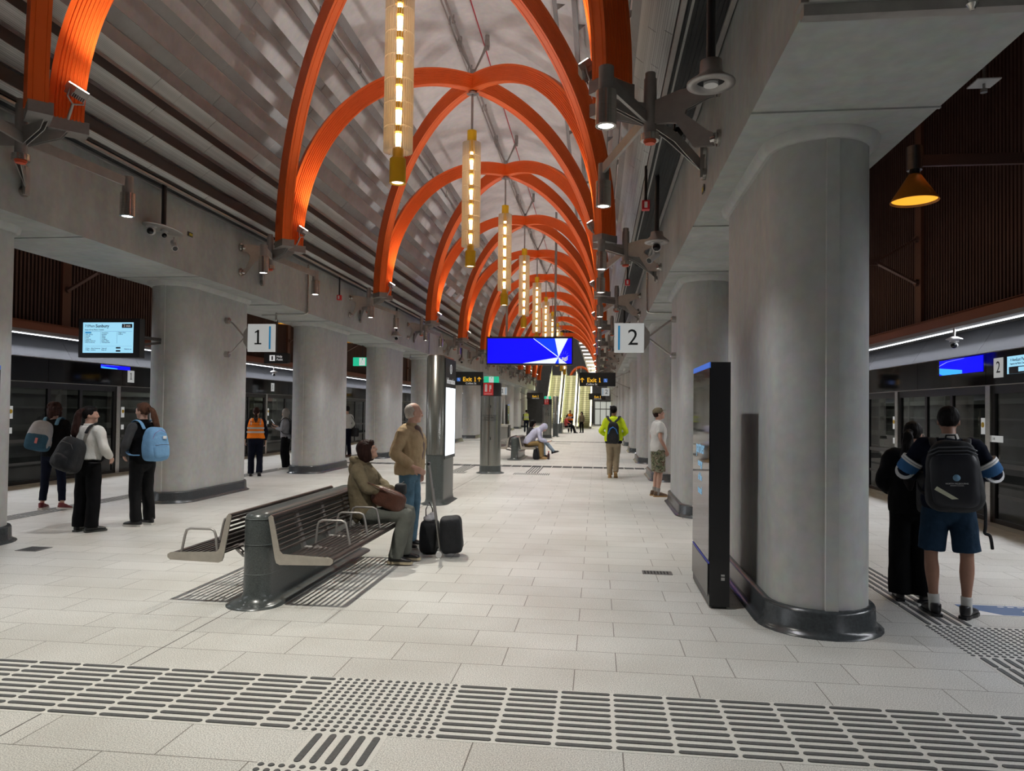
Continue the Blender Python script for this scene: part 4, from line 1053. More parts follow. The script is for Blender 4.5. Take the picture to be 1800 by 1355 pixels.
spot_black(.80, 8.0, 'small black spotlight under the dark soffit beside the right beam, nearer')
spot_black(.80, 14.5, 'small black spotlight under the dark soffit beside the right beam, farther')
def strobe(x, y, lab):
    t = empty('fire_strobe', lab, 'alarm', (x, y, 0)); g = G(); g.cyl((0, 0, 4.40), (0, 0, 4.93), .02, n=8); g.obj('stem', BLACK, t)
    g = G(); g.bx(-.05, .05, -.05, .05, 4.34, 4.46); g.obj('red_case', mat('alarm_red', (.6, .02, .03), .4), t); g = G(); g.bx(-.02, .02, -.054, -.05, 4.36, 4.44); g.obj('lamp', WHITE, t)
strobe(.62, 9.9, 'small red fire strobe beside the hooded cameras on the right'); strobe(-6.38, 17.6, 'small red fire strobe beside the left beam'); strobe(.62, 15.8, 'small distant red fire strobe beside the right beam')
for sgn, y, z, lab in ((-1, 11.1, 4.42, 'tiny black plate with yellow digits on the left beam'), (1, 7.75, 3.96, 'tiny black plate with yellow digits on the right beam')):
    t = empty('beam_tag', lab, 'tag', (XC+sgn*(3.71 if sgn < 0 else 3.89), y, z)); g = G(); g.bx(-.004, .004, -.07, .07, -.035, .035); g.obj('plate', BLACK, t)
    g = G()
    for q in (-.03, .02): g.bx(-.007, .007, q, q+.035, -.02, .02)
    g.obj('digits', mat('tag_yellow', (.6, .5, .05), .5), t)
for i in range(3):
    t = empty('ceiling_speaker', 'white box speaker on the left of the vault, %s of the three side by side' % ('nearest', 'middle', 'farthest')[i], 'speaker', (-5.62+.12*i, 26.0+1.1*i, 6.15-.07*i))
    M = Matrix.Rotation(math.radians(-50), 3, 'Y'); g = G(); g.box((0, 0, 0), (.30, .70, .10), M); g.obj('case', WHITE, t)
    g = G(); g.cyl((0, -.2, .05), (-.30, -.2, .30), .015, n=6); g.cyl((0, .2, .05), (-.30, .2, .30), .015, n=6); g.obj('bracket_arm', STEELG, t)
# steel drop pipes with sprinklers across the soffit
for sgn, y, lab in ((-1, 15.9, 'polished steel sprinkler pipe down and under the left beam after the second column'), (-1, 28.0, 'steel sprinkler pipe under the left beam, farther'), (1, 3.75, 'polished steel sprinkler pipe under the right beam above the camera'), (1, 15.9, 'steel sprinkler pipe under the right beam after the second column')):
    X = lambda r: XC+sgn*r
    t = empty('sprinkler_pipe', lab, 'pipe', (X(3.72 if sgn < 0 else 3.90), y, 0))
    o = -sgn
    g = G(); g.tube([(o*.035, 0, 4.9), (o*.035, 0, 3.84), (o*.03, 0, 3.785), (-o*.04, 0, 3.765), (-o*.7, 0, 3.765)], .020, 10); g.obj('pipe', STEEL, t)
    g = G(); g.cyl((-o*.7, 0, 3.63), (-o*.7, 0, 3.80), .022, n=12); g.cyl((-o*.7, 0, 3.61), (-o*.7, 0, 3.635), .012, .028, n=10); g.tube([(-o*.7, 0, 3.75), (-o*1.1, .12, 3.765)], .010, 8); g.obj('sprinkler_head', STEEL, t)
# steel cornice band over the near right beam
g = G(); g.bx(XC+3.88, XC+5.2, 3.98, 4.05, 3.74, 3.86); g.bx(XC+3.86, XC+5.2, 3.96, 4.07, 3.80, 3.83); t = g.obj('trim_30', STEELG); struct(t)

# platform canopy cameras
def canopy_cam(sgn, y, lab):
    t = empty('canopy_camera', lab, 'security camera', (XC+sgn*8.84, y, 0))
    g = G(); g.cyl((0, 0, 2.98), (0, 0, 3.14), .02, n=10); g.obj('stem', STEELG, t); g = G(); g.lathe((0, 0, 0), [(0, 3.0), (.05, 2.99), (.13, 2.955), (.13, 2.945), (.06, 2.93), (0, 2.93)], 24); g.obj('dish', WHITE, t); turret((0, 0, 2.85), (-sgn*.5, -.8, -.3), t, 1.0)
canopy_cam(1, 13.3, 'white dome camera under the right canopy'); canopy_cam(-1, 25.5, 'white dome camera under the left canopy beyond the second column')

# ================================================================== YELLOW PLATFORM LAMPS
def make_plamp():
    t = empty('platform_lamp', 'x', 'lamp', (0, 0, 0))   # local +x to the wall
    g = G(); g.cyl((0, 0, 4.55), (0, 0, 4.83), .085, n=24); g.obj('canister', STEEL, t)
    g = G(); g.cyl((0, 0, 4.47), (0, 0, 4.56), .055, n=16); g.obj('neck', BLACK, t)
    g = G(); g.lathe((0, 0, 0), [(.065, 4.50), (.265, 4.18), (.262, 4.175), (.06, 4.49)], 40); sh = g.obj('shade', mat('lamp_amber', (.62, .21, .02), .4), t)
    g = G(); g.lathe((0, 0, 0), [(.05, 4.47), (.245, 4.20)], 40); g.obj('diffuser', emis('amber_glow', (1.0, .50, .04), .9), sh)
    g = G(); g.bar((.08, 0, 4.66), (1.75, 0, 4.66), .13, .05); g.bar((1.70, 0, 4.66), (2.45, 0, 5.10), .12, .04, (0, 1, 0)); g.bar((1.70, 0, 4.66), (2.45, 0, 4.24), .12, .04, (0, 1, 0))
    for s in (-1, 1): g.cyl((2.44, 0, 4.67+s*.43), (2.50, 0, 4.67+s*.43), .07, n=16)
    g.obj('arm', mat('bronze_arm', (.20, .12, .10), .45, .7), t); return t
pl0 = make_plamp()
for sgn, side in ((-1, 'left'), (1, 'right')):
    for k in range(0, 10):
        loc = (XC+sgn*6.53, 9.17+S*k, 0); lab = 'amber cone lamp on a forked arm over the %s platform, %s from the camera' % (side, ORD(k)); gp = 'amber lamps over the %s platform' % side
        if sgn > 0 and k == 0: pl0.location = loc; pl0['label'] = lab; pl0['group'] = gp
        else: dup(pl0, None, loc, 0 if sgn > 0 else PI, lab, gp)
        light('SPOT', 'amber_lamp', (loc[0], loc[1], 4.17), 90, (1.0, .72, .42), .12, 104, .6, (loc[0], loc[1], 0))
        light('POINT', 'amber_fill_light', (loc[0]+sgn*.2, loc[1], 5.1), 9, (1.0, .45, .2), .1)  # fill point added over each lamp to brighten shade and battens
def sprk(x, y, lab):
    t = empty('sprinkler_plate', lab, 'sprinkler', (x, y, 0)); g = G(); g.bx(-.10, .10, -.10, .10, 4.63, 4.64); g.obj('plate', WHITE, t); g = G(); g.cyl((0, 0, 4.56), (0, 0, 8.6), .012, n=8); g.cyl((0, 0, 4.55), (0, 0, 4.58), .03, n=8); g.obj('stem', STEELG, t)
sprk(3.42, 7.0, 'small white sprinkler plate high over the right platform')


# ================================================================== ESCALATORS AND FAR END
def make_escalator():
    t = empty('escalator', 'x', 'escalator', (0, 0, 0))
    run, ang = 14.0, math.radians(30); tn = math.tan(ang)
    g = G(); pr = []; n = 27; d = .36; h = d*tn
    pts = [(-1.2, .02), (0, .02)]
    for i in range(n): pts += [(i*d, i*h+.02), (i*d+.0, (i+1)*h+.02), ((i+1)*d, (i+1)*h+.02)]
    L, T = pts[-1]; poly_ = pts+[(L, T-.6), (0, -.0), (-1.2, -.0)]
    g2 = G()
    vs = [(x, y, z) for x in (-.5, .5) for y, z in pts]; m = len(pts)
    g.add(vs, [(i, i+1, m+i+1, m+i) for i in range(m-1)])
    g.obj('steps', STEP, t)
    g = G()
    for i in range(n): g.bx(-.5, .5, i*d-.012, i*d+.004, (i+1)*h-.01, (i+1)*h+.024)
    g.obj('step_edge', mat('step_edge', (.02, .02, .018), .6), t)
    for s in (-1, 1):
        g = G(); a, b = s*.54, s*.56; x0, x1 = min(a, b), max(a, b)
        P = [(-1.6, .1), (0, .1), (L, T), (L, T+1.0), (0, 1.0), (-1.3, .95), (-1.6, .7)]
        g.prism(P, x0, x1, 'x'); g.obj('balustrade', GLASSB, t)
        g = G(); g.prism([(-1.6, 0), (0, 0), (L, T-.1), (L, T+.22), (0, .24), (-1.6, .2)], min(s*.50, s*.72), max(s*.50, s*.72), 'x'); g.obj('skirt', STEELG, t)
        g = G(); g.prism([(-1.5, .26), (0, .30), (L, T+.28), (L, T+.42), (0, .44), (-1.5, .36)], min(s*.565, s*.60), max(s*.565, s*.60), 'x'); g.obj('light_trough', ESCG, t)
        g = G(); g.tube([(s*.55, -1.5, .55), (s*.55, -1.66, .75), (s*.55, -1.5, .98), (s*.55, -1.2, 1.02), (s*.55, 0, 1.03), (s*.55, L, T+1.03)], .035, 8); g.obj('handrail', BLACK, t)
    return t
es = make_escalator(); es.location = (-2.84, 72.5, 0); es['label'] = 'middle of the three lit escalators at the far end'; es['group'] = 'escalators at the far end'
dup(es, None, (-4.46, 72.5, 0), 0, 'leftmost of the three lit escalators at the far end'); dup(es, None, (-1.24, 72.5, 0), 0, 'rightmost of the three lit escalators at the far end')
for x in (-5.3, -3.65, -2.04, -.4):
    o = light('AREA', 'escalator_fill_light', (x, 77.4, 4.55), 260, (1, .95, .65), size=(.1, 11)); o.rotation_euler = (math.radians(30), 0, 0)  # fill lights added in the air above the steps to brighten them
for sgn in (-1, 1):
    for k in range(0, 9):
        light('POINT', 'tunnel_lamp', (XC+sgn*11.0, 6+S*1.5*k, 3.3), 75, (.95, 1.0, .88), .1)  # fill added so the space behind the glass is not black, no fittings
# small upper arch and sloped soffit lights
t = empty('vault_arch', 'small distant orange arch above the escalators', 'arch', (-2.0, 90, 0), 0)
for dy in (0, .8, 1.6):
    g = G(); g.tube([(1.35*math.cos(a), dy, 5.3+1.75*math.sin(a)) for a in [PI*i/20 for i in range(21)]], .13, 8); g.obj('rib', ORANGE, t)
t = empty('soffit_light_panel', 'distant bright strip lights on the sloped panel above the escalators', 'light panel', (0, 84, 0))
q = [(-2.3, 9.6), (-.95, 9.6), (.55, 5.9), (-.9, 5.9)]
g = G(); g.prism(q, 0, .3, 'y'); g.obj('panel', GREYL, t)
g = G()
for i in range(9):
    f = (i+.5)/9; z = 9.6-3.7*f; xa = -2.3+1.4*f+.15; xb = -.95+1.5*f-.1
    g.bx(xa, xb, -.03, 0, z-.07, z+.07)
g.obj('strip_lights', emis('soffit_strip', (1, .95, .92), 1.6), t)
# glazed lobby at the far right
t = empty('glazed_lobby', 'distant pale glazed lobby at the end of the right aisle', 'lobby', (.75, 88, 0))
g = G(); g.bx(-1.0, 1.0, 0, .1, 0, 2.9); g.obj('bright_wall', emis('lobby_wall', (.55, .57, .54), .55), t)
g = G()
for x in (-1.0, -.35, .35, 1.0): g.bx(x-.04, x+.04, -.1, 0, 0, 2.9)
g.bx(-1, 1, -.1, 0, 2.8, 2.9); g.bx(-1, 1, -.1, 0, 1.9, 2.0); g.bx(-1, 1, -.1, 0, 0, .12); g.obj('frame', STEELD, t)
g = G(); g.bx(-6.6, -5.35, 0, .15, 0, 3.8); g.obj('side_wall', mat('lobby_side', (.35, .35, .34), .6), t)
for y, z in ((79, 7.6), (86, 9.6), (94, 11)):
    for x in (-3.6, 3.6): light('POINT', 'upper_hall_fill_light', (XC+x, y, z), 140, (1, .96, .92), .3)  # unseen fill points added to lift the dark upper hall
light('POINT', 'end_lamp', (XC+3, 84, 2.9), 60, (1, .96, .92), .3); light('POINT', 'end_lamp', (XC-3.2, 80, 3.2), 60, (1, .96, .92), .3)

# ================================================================== PEOPLE
def cr(p0, p1, p2, p3, t):
    return 0.5*((2*p1)+(-p0+p2)*t+(2*p0-5*p1+4*p2-p3)*t*t+(-p0+3*p1-3*p2+p3)*t*t*t)
def loft(g, rings, side=(1, 0, 0), n=16, sub=3, caps=(True, True)):
    """rings: (centre, ra, rb[, roundness]); ra along side"""
    R = [(Vector(r[0]), r[1], r[2] if len(r) > 2 else r[1]) for r in rings]
    P = []
    m = len(R)
    for i in range(m-1):
        a, b, c, d = R[max(i-1, 0)], R[i], R[i+1], R[min(i+2, m-1)]
        for k in range(sub):
            t = k/sub; P.append((cr(a[0], b[0], c[0], d[0], t), max(.003, cr(a[1], b[1], c[1], d[1], t)), max(.003, cr(a[2], b[2], c[2], d[2], t))))
    P.append(R[-1])
    def cap(p, q):   # p end ring, q inner direction
        d = (p[0]-q[0]).normalized(); r = min(p[1], p[2]); return [(p[0]+d*r*math.sin(a), p[1]*math.cos(a), p[2]*math.cos(a)) for a in (math.radians(30), math.radians(58), math.radians(80))]
    if caps[0]: P = cap(P[0], P[1])[::-1]+P
    if caps[1]: P = P+cap(P[-1], P[-2])
    side = Vector(side); vs = []; K = len(P)
    for i, (c, ra, rb) in enumerate(P):
        d = (P[min(i+1, K-1)][0]-P[max(i-1, 0)][0]).normalized()
        a = side-d*side.dot(d)
        if a.length < .05: a = d.orthogonal()
        a.normalize(); b = d.cross(a)
        for k in range(n):
            th = 2*PI*k/n; vs.append(c+a*ra*math.cos(th)+b*rb*math.sin(th))
    fs = [(i*n+k, i*n+(k+1) % n, (i+1)*n+(k+1) % n, (i+1)*n+k) for i in range(K-1) for k in range(n)]
    fs += [tuple(range(n))[::-1], tuple(range((K-1)*n, K*n))]
    return g.add(vs, fs, True)
def ell(g, c, r, M=None): return g.sell(c, r, 1, 1, M, 16, 10)
def fuse(name, g, m, parent, vox=.012, sm=6, disp=0, dfreq=9, loc=None, seed=0):
    me = g.mesh(name+'_tmp'); o = bpy.data.objects.new('tmp', me); COL.objects.link(o)
    md = o.modifiers.new('r', 'REMESH'); md.mode = 'VOXEL'; md.voxel_size = vox; md.use_smooth_shade = True
    if sm: s2 = o.modifiers.new('s', 'SMOOTH'); s2.iterations = sm; s2.factor = .5
    dg = bpy.context.evaluated_depsgraph_get(); me2 = bpy.data.meshes.new_from_object(o.evaluated_get(dg))
    bpy.data.objects.remove(o); bpy.data.meshes.remove(me)
    if disp:
        off = Vector((seed*3.1, seed*1.7, 0))
        co = [v.co.copy() for v in me2.vertices]; nr = [v.normal.copy() for v in me2.vertices]
        for v, c, nn in zip(me2.vertices, co, nr):
            q = c*dfreq+off; q.z *= .55
            v.co = c+nn*disp*(noise.noise(q)+.5*noise.noise(q*2.3))
    me2.name = name; me2.materials.clear(); me2.materials.append(m)
    me2.polygons.foreach_set('use_smooth', [True]*len(me2.polygons))
    return mkobj(name, me2, parent, loc)

SKIN = mat('skin_light', (.56, .33, .25), .5, var=.06, vscale=12)
SKINP = mat('skin_pale', (.62, .37, .29), .5, var=.10, vscale=10)
SKINT = mat('skin_tan', (.36, .19, .13), .5, var=.06, vscale=12)
def cloth(name, c, rough=.9, var=.18, bump=.25, vscale=6): return mat(name, c, rough, 0, var=var, vscale=vscale, bump=bump, bscale=22, spec=.12)
HAIRD = mat('hair_black', (.012, .010, .010), .6, spec=.10, var=.4, vscale=30, bump=.5, bscale=40, stretch=(1, 1, .15))
HAIRB = mat('hair_brown', (.085, .04, .025), .6, spec=.10, var=.4, vscale=30, bump=.5, bscale=40, stretch=(1, 1, .15))
HAIRK = mat('hair_dark_brown', (.030, .014, .012), .6, spec=.10, var=.4, vscale=30, bump=.5, bscale=40, stretch=(1, 1, .15))
HAIRW = mat('hair_white', (.55, .50, .46), .6, var=.1, vscale=30, bump=.4, bscale=60)
EYEM = mat('eye_dark', (.02, .015, .012), .2)

def hand(g, w, d, pn, side_thumb, s=1.0, curl=.5, spread=1.0):
    """w wrist, d direction of fingers, pn palm normal, side_thumb +1/-1 side of thumb along d x pn"""
    w, d, pn = Vector(w), Vector(d).normalized(), Vector(pn); pn = (pn-d*pn.dot(d)).normalized(); sd = d.cross(pn)*side_thumb
    loft(g, [(w-d*.03*s, .026*s, .020*s), (w+d*.01*s, .028*s, .018*s), (w+d*.05*s, .040*s, .015*s), (w+d*.088*s, .040*s, .012*s)], sd, 12, 2)
    for i, L in enumerate((.068, .078, .072, .056)):
        b = w+d*.088*s+sd*(.030-.020*i)*s*spread
        c1 = curl; d1 = (d*math.cos(c1)+pn*math.sin(c1)); d2 = (d*math.cos(c1*2.1)+pn*math.sin(c1*2.1))
        loft(g, [(b-d*.02*s, .0092*s), (b+d1*L*.5*s, .0086*s), (b+d1*L*.5*s+d2*L*.5*s, .0074*s)], sd, 8, 2)
    b = w+d*.025*s+sd*.028*s
    loft(g, [(b, .013*s), (b+(sd*.75+d*.7+pn*.2).normalized()*.038*s, .0105*s), (b+(sd*.75+d*.7+pn*.2).normalized()*.038*s+(d+sd*.1+pn*.45).normalized()*.032*s, .0085*s)], sd, 8, 2)
def head_shape(g, c, M, s=1.0, old=False):
    c = Vector(c)
    def e(p, r, rot=None): ell(g, c+M @ (Vector(p)*s), [q*s for q in r], M if rot is None else M @ rot)
    e((0, -.012, .028), (.074, .094, .092)); e((0, .030, .0), (.066, .066, .085)); e((0, .038, -.060), (.052, .050, .050)); e((0, .074, -.088), (.022, .020, .018))
    e((0, .078, -.055), (.026, .018, .010)); e((0, .076, -.068), (.022, .016, .009)); e((0, .082, .025), (.052, .016, .012))
    loft(g, [(c+M @ (Vector((0, .088, .016))*s), .008*s, .008*s), (c+M @ (Vector((0, .102, -.008))*s), .011*s, .010*s), (c+M @ (Vector((0, .108, -.024))*s), .016*s, .011*s)], M @ Vector((1, 0, 0)), 10, 2)
    for q in (-1, 1): e((q*.040, .062, -.022), (.024, .022, .020)); e((q*.074, -.008, -.008), (.009, .019, .030), Matrix.Rotation(q*.35, 3, 'Z'))
def rotm(yaw=0, pitch=0, roll=0): return (Matrix.Rotation(yaw, 3, 'Z') @ Matrix.Rotation(pitch, 3, 'X') @ Matrix.Rotation(roll, 3, 'Y'))

DEF = dict(spine=[(0, 0, .86), (0, 0, .95), (0, .01, 1.08), (0, .01, 1.24), (0, -.005, 1.37), (0, -.005, 1.43)], head=(0, .015, 1.575), yaw=0, pitch=0, roll=0,
           shw=.165, elL=(-.235, -.03, 1.10), wrL=(-.225, .06, .87), elR=(.235, -.03, 1.10), wrR=(.225, .06, .87),
           hipL=(-.088, 0, .89), knL=(-.10, .015, .49), anL=(-.105, -.03, .085), toL=(-.02, 1, 0), hipR=(.088, 0, .89), knR=(.10, .015, .49), anR=(.105, -.03, .085), toR=(.02, 1, 0),
           hdL=None, hdR=None, pnL=(1, 0, 0), pnR=(-1, 0, 0), curl=.45)
def person(label, loc, rz, H=1.7, pose={}, top=None, bottom=None, shoes=None, skin=None, vox=.012, girth=1.0, group=None, sock=None, hands=True):
    p = dict(DEF); p.update(pose); k = H/1.7; V = lambda q: Vector(q)*k
    skin = skin or SKIN
    t = empty('person', label, 'person', loc, rz, group)
    gr = girth
    sp = [V(q) for q in p['spine']]; hd = V(p['head']); HM = rotm(p['yaw'], p['pitch'], p['roll'])
    RA = [.150, .160, .135, .158, .150, .058]; RB = [.105, .108, .100, .112, .085, .055]
    # ---- body
    g = G()
    loft(g, [(c, ra*k*gr*.93, rb*k*gr*.93) for c, ra, rb in zip(sp, RA, RB)])
    up = (hd-sp[5]).normalized()
    loft(g, [(sp[5]-up*.03*k, .056*k), (sp[5]+up*.05*k, .052*k), (hd-up*.05*k, .052*k)], sub=2)
    head_shape(g, hd, HM, k)
    for s, e_, w_, hdv, pn in ((-1, 'elL', 'wrL', 'hdL', 'pnL'), (1, 'elR', 'wrR', 'hdR', 'pnR')):
        sh = sp[4]+Vector((s*p['shw'], 0, -.015))*k if not p.get('sh'+('L' if s < 0 else 'R')) else V(p['sh'+('L' if s < 0 else 'R')])
        el, wr = V(p[e_]), V(p[w_])
        loft(g, [(sh, .050*k), ((sh+el)/2, .043*k), (el, .036*k), (el*.6+wr*.4, .036*k), (wr, .025*k)], n=12)
        if hands:
            d = Vector(p[hdv]) if p[hdv] else (wr-el)
            hand(g, wr+d.normalized()*.02, d, p[pn], (1 if s < 0 else -1)*p.get('thumb', 1), k, p['curl'])
    for s, h_, kn_, an_ in ((-1, 'hipL', 'knL', 'anL'), (1, 'hipR', 'knR', 'anR')):
        hp, kn, an = V(p[h_]), V(p[kn_]), V(p[an_])
        loft(g, [(hp, .078*k), (hp*.5+kn*.5, .068*k), (kn, .050*k), (kn*.68+an*.32, .054*k), (kn*.3+an*.7, .038*k), (an, .032*k)], n=14)
    body = fuse('body', g, skin, t, vox, 4)
    # eyes
    if vox < .014:
        for q in (-1, 1):
            e = G(); ell(e, hd+HM @ (Vector((q*.031, .083, .006))*k), (.011*k, .008*k, .006*k), HM); e.obj('eye', EYEM, t)
    # ---- trousers
    if bottom:
        g = G(); r1, r2, r3 = bottom['r']; low = bottom.get('low', .05)
        loft(g, [(sp[0]+Vector((0, 0, -.01)), .155*k*gr, .115*k*gr), (sp[0]*.5+sp[1]*.5, .165*k*gr, .120*k*gr), (sp[1]+(sp[2]-sp[1])*.35, .150*k*gr, .112*k*gr)])
        for s, h_, kn_, an_ in ((-1, 'hipL', 'knL', 'anL'), (1, 'hipR', 'knR', 'anR')):
            hp, kn, an = V(p[h_]), V(p[kn_]), V(p[an_])
            if low > .3:
                q = (kn-hp); end = hp+q*bottom['frac']; loft(g, [(hp, r1*k), (hp*.5+end*.5, r2*k), (end, r3*k)], n=16, caps=(True, False))
            else:
                e2 = an+(kn-an).normalized()*(low-.085)*k if low != .05 else an+Vector((0, 0, -.02))*k
                loft(g, [(hp, r1*k), (hp*.5+kn*.5, (r1+r2)/2*k), (kn, r2*k), (kn*.5+an*.5, (r2+r3)/2*k), (e2, r3*k)], n=16, caps=(True, False))
        fuse('trousers' if low < .3 else 'shorts', g, bottom['m'], t, vox, 5, .010*k, 8, seed=len(label))
    # ---- top
    if top:
        ez = top.get('ease', .022); g = G(); C = []; hem = top.get('hem', 0.0)
        ra2 = [RA[0]*.98+ez, RA[1]+ez, max(RA[2]+ez, top.get('waist', 0)), RA[3]+ez, RA[4]*.98+ez*.7, RA[5]+.012+ez*.4]
        rb2 = [RB[0]+ez, RB[1]+ez, RB[2]+ez*1.1, RB[3]+ez, RB[4]+ez*.7, RB[5]+.010+ez*.4]
        c0 = sp[0]+Vector((0, 0, hem*k))
        cs = [c0]+sp[1:]
        if hem > .08: cs = [sp[1]+(sp[2]-sp[1])*.15]+sp[2:]; ra2 = [ra2[1]]+ra2[2:]; rb2 = [rb2[1]]+rb2[2:]
        loft(g, [(c, a*k*gr, b*k*gr) for c, a, b in zip(cs, ra2, rb2)], caps=(False, False), n=20)
        for s, e_, w_ in ((-1, 'elL', 'wrL'), (1, 'elR', 'wrR')):
            sh = sp[4]+Vector((s*p['shw'], 0, -.015))*k if not p.get('sh'+('L' if s < 0 else 'R')) else V(p['sh'+('L' if s < 0 else 'R')])
            el, wr = V(p[e_]), V(p[w_]); sl = top.get('sleeve', 'long'); ar = top.get('arm', .058)
            inn = sp[4]*.7+sh*.3
            if sl == 'long': loft(g, [(inn, .062*k), (sh, (ar+.012)*k), ((sh+el)/2, ar*k), (el, ar*.92*k), (el*.5+wr*.5, ar*.86*k), (wr+(el-wr)*.06, ar*.66*k)], n=14, caps=(True, False))
            else: q = sh+(el-sh)*.62; loft(g, [(inn, .062*k), (sh, (ar+.012)*k), (q, (ar+.012)*k)], n=14, caps=(True, False))
        o = fuse(top.get('name', 'jacket'), g, top['m'], t, vox, 5, top.get('fold', .011)*k, 9, seed=len(label)+3)
        if top.get('collar'):
            g = G(); c = sp[5]; loft(g, [(c+Vector((0, 0, -.035))*k, .090*k, .078*k), (c+Vector((0, .0, .0))*k, .073*k, .067*k), (c+Vector((0, .0, .036))*k, .062*k, .060*k)], n=16, caps=(True, False))
            fuse('collar', g, top['collar'], t, vox, 3)
        if top.get('hood'):
            g = G(); c = sp[5]; g.tube([c+Vector((.105*math.cos(a), -.045+.085*math.sin(a), .01-.035*math.sin(a)))*k for a in [PI*2*i/14 for i in range(14)]], .035*k, 8, True); ell(g, c+Vector((0, -.11, -.07))*k, (.10*k, .06*k, .10*k))
            fuse('hood', g, top['m'], t, vox, 4, .008*k, 12)
    # ---- shoes
    sm = shoes[0] if shoes else BLACK; so = shoes[1] if shoes and len(shoes) > 1 else sm
    for s, an_, to_ in ((-1, 'anL', 'toL'), (1, 'anR', 'toR')):
        an = V(p[an_]); d = Vector(p[to_]).normalized(); tip = p.get('tip'+('L' if s < 0 else 'R'), 0)
        M = Matrix.Rotation(-math.atan2(d.x, d.y), 3, 'Z') @ Matrix.Rotation(-tip, 3, 'X')
        base = Vector((an.x, an.y, an.z-.085*k))
        g = G()
        F = lambda x, y, z: base+M @ (Vector((x, y, z))*k)
        loft(g, [(F(0, -.055, .045), .030*k, .036*k), (F(0, .02, .052), .038*k, .044*k), (F(0, .09, .042), .042*k, .034*k), (F(0, .165, .032), .036*k, .024*k)], M @ Vector((1, 0, 0)), 14, 3)
        loft(g, [(F(0, -.03, .05), .040*k, .045*k), (F(0, -.03, .105), .040*k, .044*k)], M @ Vector((1, 0, 0)), 12, 2, (True, False))
        sh = fuse('shoe', g, sm, t, min(vox, .010), 3)
        g = G(); pts = [(x*k, y*k) for x, y in [(-.030, -.085), (.030, -.085), (.040, -.04), (.036, .03), (.047, .10), (.040, .165), (.015, .198), (-.015, .198), (-.040, .165), (-.047, .10), (-.036, .03), (-.040, -.04)]]
        g.prism(pts, 0, .026*k); g.v = [tuple(base+M @ Vector(v)) for v in g.v]; g.obj('sole', so, sh)
        if sock:
            g = G(); kn = V(p['kn'+('L' if s < 0 else 'R')]); u = (kn-an).normalized(); loft(g, [(an-u*.03*k, .042*k), (an+u*.03*k, .040*k), (an+u*.085*k, .043*k)], n=14, caps=(True, False)); g.obj('sock', sock, t)
    t['_k'] = k
    return t, dict(head=hd, HM=HM, k=k, sp=sp, V=V)
def hair_cap(g, i, back=.0, low=-.03, full=1.0):
    c, M, k = i['head'], i['HM'], i['k']
    ell(g, c+M @ (Vector((0, -.022, .034))*k), (.084*k*full, .096*k*full, .096*k*full), M)
    ell(g, c+M @ (Vector((0, -.045, low+.02))*k), (.076*k*full, .070*k*full, .075*k), M)
def hair(i, t, m, kind, vox=.010):
    c, M, k = i['head'], i['HM'], i['k']; P = lambda x, y, z: c+M @ (Vector((x, y, z))*k)
    g = G()
    if kind == 'short':
        hair_cap(g, i, low=-.005, full=1.0); ell(g, P(0, .035, .085), (.062*k, .050*k, .034*k), M)
    elif kind == 'fringe':   # old man's thin hair around the back
        ell(g, P(0, -.030, .022), (.078*k, .086*k, .088*k), M); ell(g, P(0, -.055, -.02), (.062*k, .050*k, .05*k), M)
    elif kind == 'bob':
        ell(g, P(0, -.015, .038), (.092*k, .108*k, .098*k), M)
        for s in (-1, 1): loft(g, [(P(s*.070, .000, .06), .028*k, .055*k), (P(s*.084, -.010, -.02), .024*k, .062*k), (P(s*.080, -.022, -.105), .020*k, .052*k)], M @ Vector((1, 0, 0)), 12)
        loft(g, [(P(0, -.075, .05), .070*k, .035*k), (P(0, -.088, -.03), .082*k, .034*k), (P(0, -.078, -.125), .078*k, .026*k)], M @ Vector((1, 0, 0)), 14)
        ell(g, P(0, .075, .075), (.066*k, .028*k, .032*k), M)
    elif kind == 'pony':
        hair_cap(g, i, low=.0)
        ell(g, P(0, .030, .078), (.068*k, .056*k, .038*k), M)
    elif kind == 'curly':
        r = random.Random(5); ell(g, P(0, -.02, .03), (.092*k, .10*k, .098*k), M)
        for j in range(60):
            a, b = r.uniform(0, 2*PI), r.uniform(-1.0, 1.2)
            q = Vector((math.cos(a)*math.cos(b)*.092, -.022+math.sin(a)*math.cos(b)*.098, .025+math.sin(b)*.098))
            if q.y > .045 and q.z < .05: continue
            ell(g, P(*q), (.026*k, .026*k, .028*k))
        for j in range(26):
            a = r.uniform(PI*.95, 2.05*PI); ell(g, P(.085*math.cos(a), -.02+.085*math.sin(a), r.uniform(-.12, -.03)), (.024*k, .024*k, .034*k))
    o = fuse('hair', g, m, t, vox*k, 2 if kind == 'curly' else 3, .004, 34)
    return o
def tail(i, t, m, pts, rads, vox=.010, name='ponytail'):
    k = i['k']; g = G(); loft(g, [(Vector(q)*k, r*k, r*.8*k) for q, r in zip(pts, rads)], n=12); return fuse(name, g, m, t, vox, 2, .008, 26)
def strap(g, pts, w, th=.010, n=8):
    pts = [Vector(p) for p in pts]; loft(g, [(p, w, th) for p in pts], (1, 0, 0), n, 4)
